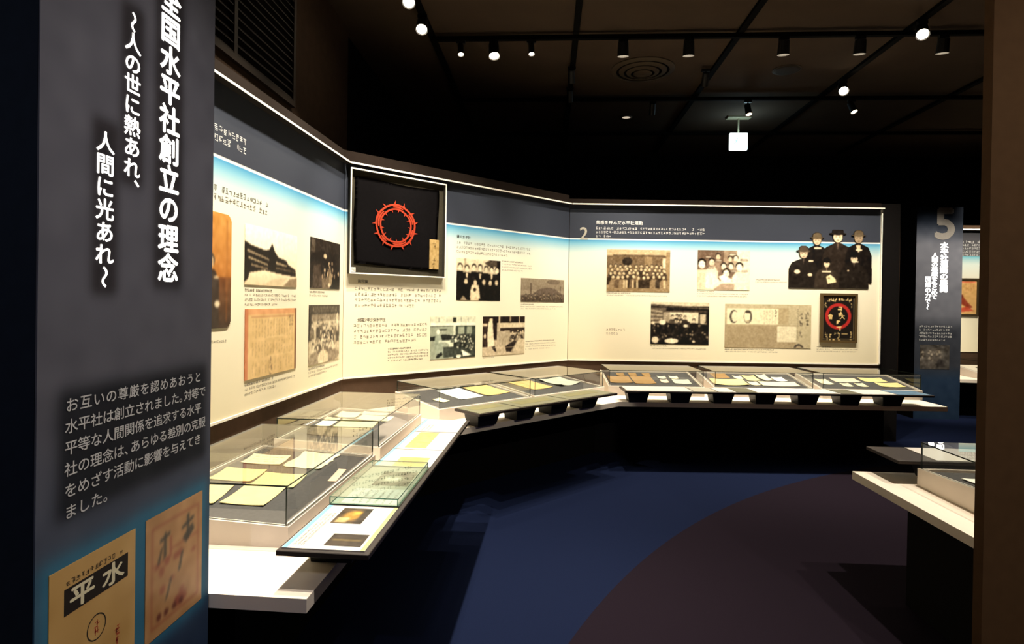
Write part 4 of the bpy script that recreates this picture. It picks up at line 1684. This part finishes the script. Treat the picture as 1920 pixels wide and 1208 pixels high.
# second print: red bordered sheet with brush writing
c = Canvas(.262, .338, (196, 146, 96), .004, 33)
c.noise(7, 6)
for b in ((.09, .09, .93, .105), (.09, .90, .93, .915), (.09, .09, .105, .915), (.915, .09, .93, .915)):
    c.rect(*b, (150, 62, 44), .85)
for (x0, y0, x1, y1) in ((.10, .40, .40, .42), (.40, .24, .42, .42), (.40, .34, .93, .36)):
    c.rect(x0, y0, x1, y1, (160, 72, 52), .8)
for k in range(16):
    x, y = c.rng.uniform(.15, .85), c.rng.uniform(.42, .85)
    c.ell(x, y, .05, .015 + .03 * c.rng.rand(), (150, 62, 44), .6)
c.blur(1)
for pts in ([(.30, .18), (.34, .17), (.33, .38), (.28, .40)], [(.22, .22), (.40, .19), (.40, .22), (.22, .25)], [(.24, .30), (.28, .28), (.22, .42), (.18, .42)],
            [(.70, .14), (.74, .13), (.75, .34), (.70, .36)], [(.60, .22), (.84, .17), (.84, .20), (.60, .25)], [(.62, .32), (.80, .24), (.84, .30), (.68, .38)],
            [(.60, .44), (.64, .42), (.58, .58), (.54, .58)], [(.40, .60), (.44, .58), (.36, .74), (.32, .76)]):
    c.poly(pts, (58, 54, 48), .85)
for x in (.22, .34, .48, .60):
    c.ell(x, .855, .04, .03, (96, 40, 32), .8)
c.blur(1)
local_print('brush_writing_print', c, .345, .620, -.0012, t, thick=.002)

# far pillar numbered 5
t = thing('introduction_pillar', 'slim navy pillar numbered 5 with lit lettering beyond the back panel', 'sign pillar', (5.235, 8.60, 0), .0)
new_obj('pillar_body', boxbm(0, .625, .004, .38, 0, 2.98), BLACKW, t)
c = Canvas(.625, 2.98, (92, 94, 104), .015, 40)
zc_ = (1 - c.y) * 2.98
xx = c.x * .625
blend(np.clip((zc_ - 2.45) / .35, 0, 1), (26, 34, 48))
blend(np.clip((1.45 - zc_) / .2, 0, 1) * .75, (34, 38, 46))
blend(np.clip((.75 - zc_) / .2, 0, 1), (34, 52, 76))
c.noise(3, 4)
new_obj('printed_face', c.bm(.004, .003), MATS['pillar_print'], t)
bm = bmesh.new()
put_glyph(bm, '5', .438 + .10, 2.757, .62, .60, -.004, .03)
new_obj('pillar_numeral', bm, mat('grey_numeral', (128, 124, 120), .6), t)
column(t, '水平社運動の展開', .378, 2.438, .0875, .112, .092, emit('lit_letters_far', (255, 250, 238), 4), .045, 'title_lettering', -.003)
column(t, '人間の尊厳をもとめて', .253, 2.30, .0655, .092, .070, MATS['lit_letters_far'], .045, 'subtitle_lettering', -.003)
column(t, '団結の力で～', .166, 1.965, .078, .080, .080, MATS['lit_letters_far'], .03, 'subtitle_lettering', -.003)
bm = bmesh.new()
for i in range(5):
    fine_print(bm, .055, .515 if i < 4 else .44, 1.300 - .047 * i, .030, -.003, 1, rng)
new_obj('body_text', bm, LETTERW, t)
c = Canvas(.40, .34, (70, 66, 62), .008, 41)
c.ell(.5, .4, .4, .3, (140, 132, 120), 1, .8)
c.crowd(.05, .1, .95, .6, 14, .14, [(52, 48, 46), (90, 84, 78)], [(170, 158, 140), (130, 120, 108)])
c.noise(14, 3)
c.blur(1)
local_print('printed_photograph', c, .075, .70, -.001, t, thick=.002)

# ================================================================== FAR EXHIBIT BEYOND PILLAR 5
t = thing('graphic_panel', 'bright exhibit panel glimpsed between the numbered pillar and the brown partition', 'exhibit panel', (6.0, 9.60, 0), 0)
STF = [(.86, (238, 230, 200)), (2.0, (244, 240, 220)), (2.25, (214, 228, 222)), (2.37, (110, 180, 196)), (2.38, (96, 96, 100)), (2.66, (60, 60, 66)), (2.78, (24, 26, 30))]  # slate header darkens upward, with the ledge's shade painted into the print
new_obj('graphic_sheet', boxbm(-.3, 2.6, 0, .01, .88, 2.78), ramp_z('far_panel_graphic', STF), t)
new_obj('top_ledge', boxbm(-.3, 2.6, -.05, .01, 2.78, 2.80), TRIMW, t)
bm = bmesh.new()
for i in range(5):
    fine_print(bm, .46, 1.2, 2.60 - .05 * i, .036 if i else .05, -.002, 1, rng)
new_obj('header_text', bm, LETTERW, t)
struct(new_obj('wall_far_partition', boxbm(5.5, 8.7, 9.612, 9.75, 0, 2.86), BROWN))
t = thing('framed_poster', 'small orange poster in a dark frame on the far exhibit panel', 'poster', (6.37, 9.597, 1.443), 0)
bm = bmesh.new()
for b in ((0, .42, 0, .03), (0, .42, .557, .587), (0, .03, .03, .557), (.39, .42, .03, .557)):
    box(bm, b[0], b[1], -.02, 0, b[2], b[3])
new_obj('frame', bm, mat('dark_frame', (62, 52, 34), .5), t)
c = Canvas(.36, .527, (222, 176, 112), .008, 44)
c.rect(.05, .03, .95, .08, (226, 120, 84))
c.script(.5, .10, .92, .30, 4, (176, 110, 60), .7, .05)
c.poly([(.1, .62), (.4, .42), (.5, .55), (.85, .80), (.7, .84), (.3, .68)], (150, 66, 44))
c.poly([(.2, .85), (.6, .78), (.9, .9), (.3, .95)], (196, 84, 58))
c.ell(.38, .48, .07, .06, (120, 56, 40))
c.noise(8, 4)
c.blur(1)
local_print('poster_print', c, .03, .03, -.004, t)
t = thing('display_counter', 'white counter edge glimpsed under the far exhibit panel', 'counter', (6.0, 9.60, 0), math.radians(-6))
new_obj('counter_top', boxbm(-.02, 2.4, -.95, -.13, .515, .560), WHITE, t)
new_obj('plinth', boxbm(-.2, 2.2, -.6, -.14, 0, .515), PLINTH, t)
t = thing('display_case', 'glass display case glimpsed on the far counter under the orange poster', 'display case', (6.75, 9.03, .5605), math.radians(-6))
bm = bmesh.new()
hexa(bm, [(-.5, -.3, 0), (.5, -.3, 0), (.5, .3, 0), (-.5, .3, 0), (-.5, -.3, .08), (.5, -.3, .08), (.5, .3, .14), (-.5, .3, .14)])
new_obj('tray', bm, WHITE, t)
for a in ((-.48, .48, -.28, -.274, .085, .085, .24), (-.48, -.474, -.274, .28, .09, .14, .24), (-.48, .48, -.28, .28, .2405, .2405, .246)):
    bm = bmesh.new()
    slab(bm, *a)
    new_obj('glass_pane', bm, (GLASS, EDGE), t)
bm = bmesh.new()
hexa(bm, [(-.30, -.20, .092), (.30, -.20, .092), (.30, .1, .122), (-.30, .1, .122), (-.30, -.20, .097), (.30, -.20, .097), (.30, .1, .127), (-.30, .1, .127)])
o = new_obj('document', bm, DOCM['dark'], None, (6.75, 9.03, .5605), math.radians(-6))
tag(o, 'dark sheet lying in the far glass case under the orange poster', 'document')

# ================================================================== LOUVRE VENT
t = thing('louvre_vent', 'dark slatted ventilation grille high on the left wall', 'vent grille', (-1.968, 2.90, 3.04), PI / 2)
# local x along +Y, facing local -y = +x world
vw, vh = 1.615, 1.05
bm = bmesh.new()
for b in ((0, vw, 0, .04), (0, vw, vh - .04, vh), (0, .04, .04, vh - .04), (vw - .04, vw, .04, vh - .04), (.70, .74, .04, vh - .04)):
    box(bm, b[0], b[1], -.03, 0, b[2], b[3])
new_obj('vent_frame', bm, mat('dark_brown_metal', (52, 42, 34), .6, var=.05), t)
bm = bmesh.new()
n = 17
for i in range(n):
    z = .06 + (vh - .12) * i / (n - 1)
    hexa(bm, [(.04, -.026, z - .016), (vw - .04, -.026, z - .016), (vw - .04, -.004, z + .010), (.04, -.004, z + .010),
              (.04, -.026, z - .010), (vw - .04, -.026, z - .010), (vw - .04, -.004, z + .016), (.04, -.004, z + .016)])
new_obj('slats', bm, MATS['dark_brown_metal'], t)
new_obj('vent_backing', boxbm(.04, vw - .04, -.0035, -.001, .04, vh - .04), BLACKW, t)

# ================================================================== CEILING FITTINGS
TZ = 4.175


def track(x0, y0, x1, y1, label, z0=TZ + .042, z1=ZC - .0005, hw=.030):
    L = math.hypot(x1 - x0, y1 - y0)
    a = math.atan2(y1 - y0, x1 - x0)
    o = new_obj('lighting_track', boxbm(0, L, -hw, hw, z0, z1), TRACKM, None, (x0, y0, 0), a)
    tag(o, label, 'lighting track', 'black ceiling lighting tracks')


ce = -.0098
for k, (x, nm) in enumerate(((-1.205, 'leftmost black lighting track running away along the ceiling'), (.245, 'second black lighting track from the left running away on the ceiling'),
                             (1.848, 'third black lighting track from the left, running away past the exit sign'), (3.43, 'fourth black lighting track from the left, carrying the two flaring lamps'),
                             (5.02, 'rightmost black lighting track running away above the brown partition'))):
    track(x, 1.0, x + .095 * 0 + 9.6 * -ce * 1.0, 10.6, nm)
for y, x0, nm in ((5.93, -1.16, 'nearest black lighting track crossing the ceiling from side to side'), (7.74, -1.15, 'middle black lighting track crossing the ceiling behind the round vent'), (9.30, -1.1, 'farthest black lighting track crossing the ceiling')):
    track(x0, y + .01, 7.6, y + 7.6 * ce, nm, TZ, TZ + .041, .022)


def track_light(x, y, aim, label, lit=True, power=0, cone=60, big=False, drop=.05, lens_r=.030, strength=None, L=.13, col=WARM, cross=0, snoot=.012, slim=1.0):
    z0 = TZ if cross else TZ + .042
    if cross:
        y = cross + .01 + (x + 1.16) * (7.6 * ce - .01) / 8.76
    t = thing('track_spotlight', label, 'spotlight', (x, y, z0), 0, 'black spotlights on the ceiling tracks')
    bm = boxbm(-.045, .045, -.018, .018, -.03, -.0005)
    new_obj('adapter', bm, BLACKM, t)
    piv = Vector((0, 0, -.03 - drop))
    bm = bmesh.new()
    cyl(bm, (0, 0, -.0295), piv, .009, n=10)
    new_obj('stem', bm, BLACKM, t)
    d = (Vector(aim) - Vector((x, y, z0)) - piv).normalized()
    r = (.055 if big else .040) * slim
    a = piv - d * L * .35
    b = piv + d * L * .65
    bm = bmesh.new()
    cyl(bm, a, b, r * .92, r, n=20)
    # hollow mouth ring
    cyl(bm, b, b + d * snoot, r, r * 1.02, n=20, caps=False)
    new_obj('housing', bm, BLACKM, t, smooth=False)
    bm = bmesh.new()
    cyl(bm, b + d * .0012, b + d * .0045, r * .86, n=20)
    new_obj('lens', bm, (LENS_ON if big else LENS_DIM) if lit else mat('dark_lens', (40, 36, 30), .2, spec=.5), t)
    if power:
        spot('lamp_light', Vector((x, y, z0)) + b + d * (snoot + .008), aim, power, cone, .8, col, .03, t)
    return t


# lamps seen lit
track_light(-1.155, 5.48, (-1.0, 3.2, .6), 'large lit spotlight on the leftmost track where it meets the crossing track', power=110, big=True)
track_light(-1.167, 5.00, (-.9, 2.2, .6), 'lit spotlight on the leftmost track cut off by the top edge', power=110, big=True)
track_light(-.86, 5.93, (-.55, 4.7, .6), 'small lit spotlight, leftmost of three over the flag', power=40, slim=.75, L=.135, drop=.03, cross=5.93)
track_light(-.525, 5.93, (-.2, 4.8, .6), 'bigger lit spotlight, middle one of three over the flag', power=60, big=True, cross=5.93)
track_light(-.15, 5.93, (.05, 4.9, .6), 'small lit spotlight, rightmost of three over the flag', power=40, slim=.75, L=.135, drop=.03, cross=5.93)
# lamps over the back counter, seen from behind
for x, lab in ((.76, 'dark spotlight housing, leftmost of five above the back panel'), (1.40, 'dark spotlight housing, second of five above the back panel'),
               (2.31, 'dark spotlight housing, third of five above the back panel'), (3.03, 'dark spotlight housing, fourth of five above the back panel'),
               (3.80, 'dark spotlight housing, rightmost of five near the brown partition')):
    track_light(x, 5.93, (x + .05, 6.55, .75), lab, power=310, cone=80, big=True, drop=.045, L=.10, snoot=.028, cross=5.93)
track_light(3.475, 5.69, (2.0, 2.6, .5), 'flaring spotlight on the fourth track, the nearer of two', power=45, big=True, cone=50)
track_light(3.49, 7.17, (2.4, 3.5, .5), 'flaring spotlight on the fourth track, the farther of two', power=45, big=True, cone=50)
track_light(3.86, 7.66, (4.6, 6.4, .9), 'small lit spotlight hanging just below the farther flaring one', power=30, cross=7.74)
track_light(2.58, 7.68, (2.9, 6.6, 0.0), 'small lit spotlight just above the exit sign', power=12, drop=.07, cross=7.74)
track_light(1.80, 6.80, (1.9, 9.0, 1.0), 'unlit spotlight on the third track beside the exit sign', lit=False, drop=.06)
track_light(.29, 6.72, (.4, 9.0, 1.0), 'unlit spotlight on the second track left of the round vent', lit=False, drop=.05)
track_light(.30, 7.36, (.4, 9.5, 1.0), 'unlit spotlight on the second track near the middle crossing track', lit=False, drop=.05)
track_light(1.38, 7.66, (1.4, 9.5, 1.0), 'unlit spotlight hanging below the round vent on the middle crossing track', lit=False, drop=.05, cross=7.74)
# over the far exhibit, behind the partition and pillar
spot('spot_far_exhibit', (6.6, 8.0, 4.05), (6.6, 9.5, 1.5), 420, 70, .6)
spot('spot_far_pillar', (5.2, 6.6, 4.05), (5.5, 8.6, 1.7), 650, 40, .8)

# round air diffuser
t = thing('ceiling_diffuser', 'round stepped air diffuser in the ceiling', 'air vent', (1.11, 6.88, ZC), 0)
for r0, r1, zz in ((.36, .30, -.004), (.27, .215, -.018), (.185, .135, -.032), (.105, .0, -.046)):
    bm = bmesh.new()
    lathe(bm, [(r0, 0 if r0 == .36 else zz - .0), (r0, zz - .006), (max(r1, .001), zz - .022), (max(r1, .001), zz - .012)], 48)
    new_obj('diffuser_ring', bm, mat('diffuser_metal', (74, 63, 50), .5, var=.04), t, smooth=False)
bm = bmesh.new()
lathe(bm, [(.33, -.0006), (.33, -.0012), (.001, -.0012)], 40)
new_obj('diffuser_throat', bm, BLACKW, t)
t = thing('ceiling_speaker', 'flat round dark speaker cover in the ceiling right of the diffuser', 'speaker', (2.74, 6.91, ZC), 0)
bm = bmesh.new()
lathe(bm, [(.14, -.0005), (.14, -.010), (.12, -.016), (.001, -.018)], 40)
new_obj('speaker_grille', bm, mat('dark_grille', (44, 38, 32), .7), t)
bm = bmesh.new()
lathe(bm, [(.155, -.0004), (.155, -.006), (.141, -.008)], 40)
new_obj('speaker_rim', bm, mat('speaker_rim', (70, 60, 50), .6), t)
t = thing('downlight', 'small recessed downlight glowing dimly in the far ceiling', 'downlight', (1.17, 8.64, ZC), 0)
bm = bmesh.new()
lathe(bm, [(.085, -.0005), (.085, -.008), (.060, -.010)], 32)
new_obj('trim_ring', bm, GREYM, t)
bm = bmesh.new()
lathe(bm, [(.060, -.004), (.001, -.005)], 32)
new_obj('lens', bm, emit('downlight_lens', (255, 235, 205), .6), t)

# exit sign
t = thing('exit_sign', 'glowing white running-man exit sign hanging from the ceiling', 'exit sign', (2.757, 8.62, ZC), 0)
new_obj('ceiling_plate', bevel(boxbm(-.165, .165, -.06, .06, -.03, -.0005), .004, 1), mat('sign_plate', (150, 138, 110), .5), t)
bm = bmesh.new()
cyl(bm, (0, 0, -.03), (0, 0, -.236), .012, n=14)
new_obj('stem', bm, MATS['sign_plate'], t)
new_obj('light_box', bevel(boxbm(-.124, .124, -.028, .028, -.482, -.236), .012, 3), emit('exit_white', (235, 255, 252), 3.4), t)
# pictogram of a running figure in a doorway, washed out by the glow
bm = bmesh.new()
yq = -.0287


def quad(pts):
    bm.faces.new([bm.verts.new((x, yq, z)) for x, z in pts])


cxp, czp = -.035, -.365
bm2 = [(.012 * math.cos(2 * PI * i / 14) + cxp + .012, .012 * math.sin(2 * PI * i / 14) + czp + .045) for i in range(14)]
quad(bm2)
quad([(cxp - .014, czp + .0), (cxp + .010, czp - .004), (cxp + .018, czp + .030), (cxp - .006, czp + .034)])
quad([(cxp - .010, czp + .002), (cxp - .040, czp - .030), (cxp - .032, czp - .036), (cxp + .004, czp - .006)])
quad([(cxp + .0, czp + .0), (cxp + .026, czp - .022), (cxp + .018, czp - .046), (cxp + .010, czp - .044), (cxp + .014, czp - .022), (cxp - .010, czp - .006)])
quad([(cxp + .014, czp + .028), (cxp + .040, czp + .012), (cxp + .036, czp + .004), (cxp + .010, czp + .018)])
quad([(cxp - .006, czp + .032), (cxp - .032, czp + .012), (cxp - .026, czp + .006), (cxp - .002, czp + .022)])
new_obj('running_figure', bm, emit('exit_green', (150, 232, 205), 2.2), t)
pt = bpy.data.lights.new('exit_glow', 'POINT')
pt.energy = 5
pt.color = (.50, .82, 1.0)
pt.shadow_soft_size = .1
po = bpy.data.objects.new('exit_glow', pt)
C.objects.link(po)
po.parent = t
po.location = (0, -.12, -.30)
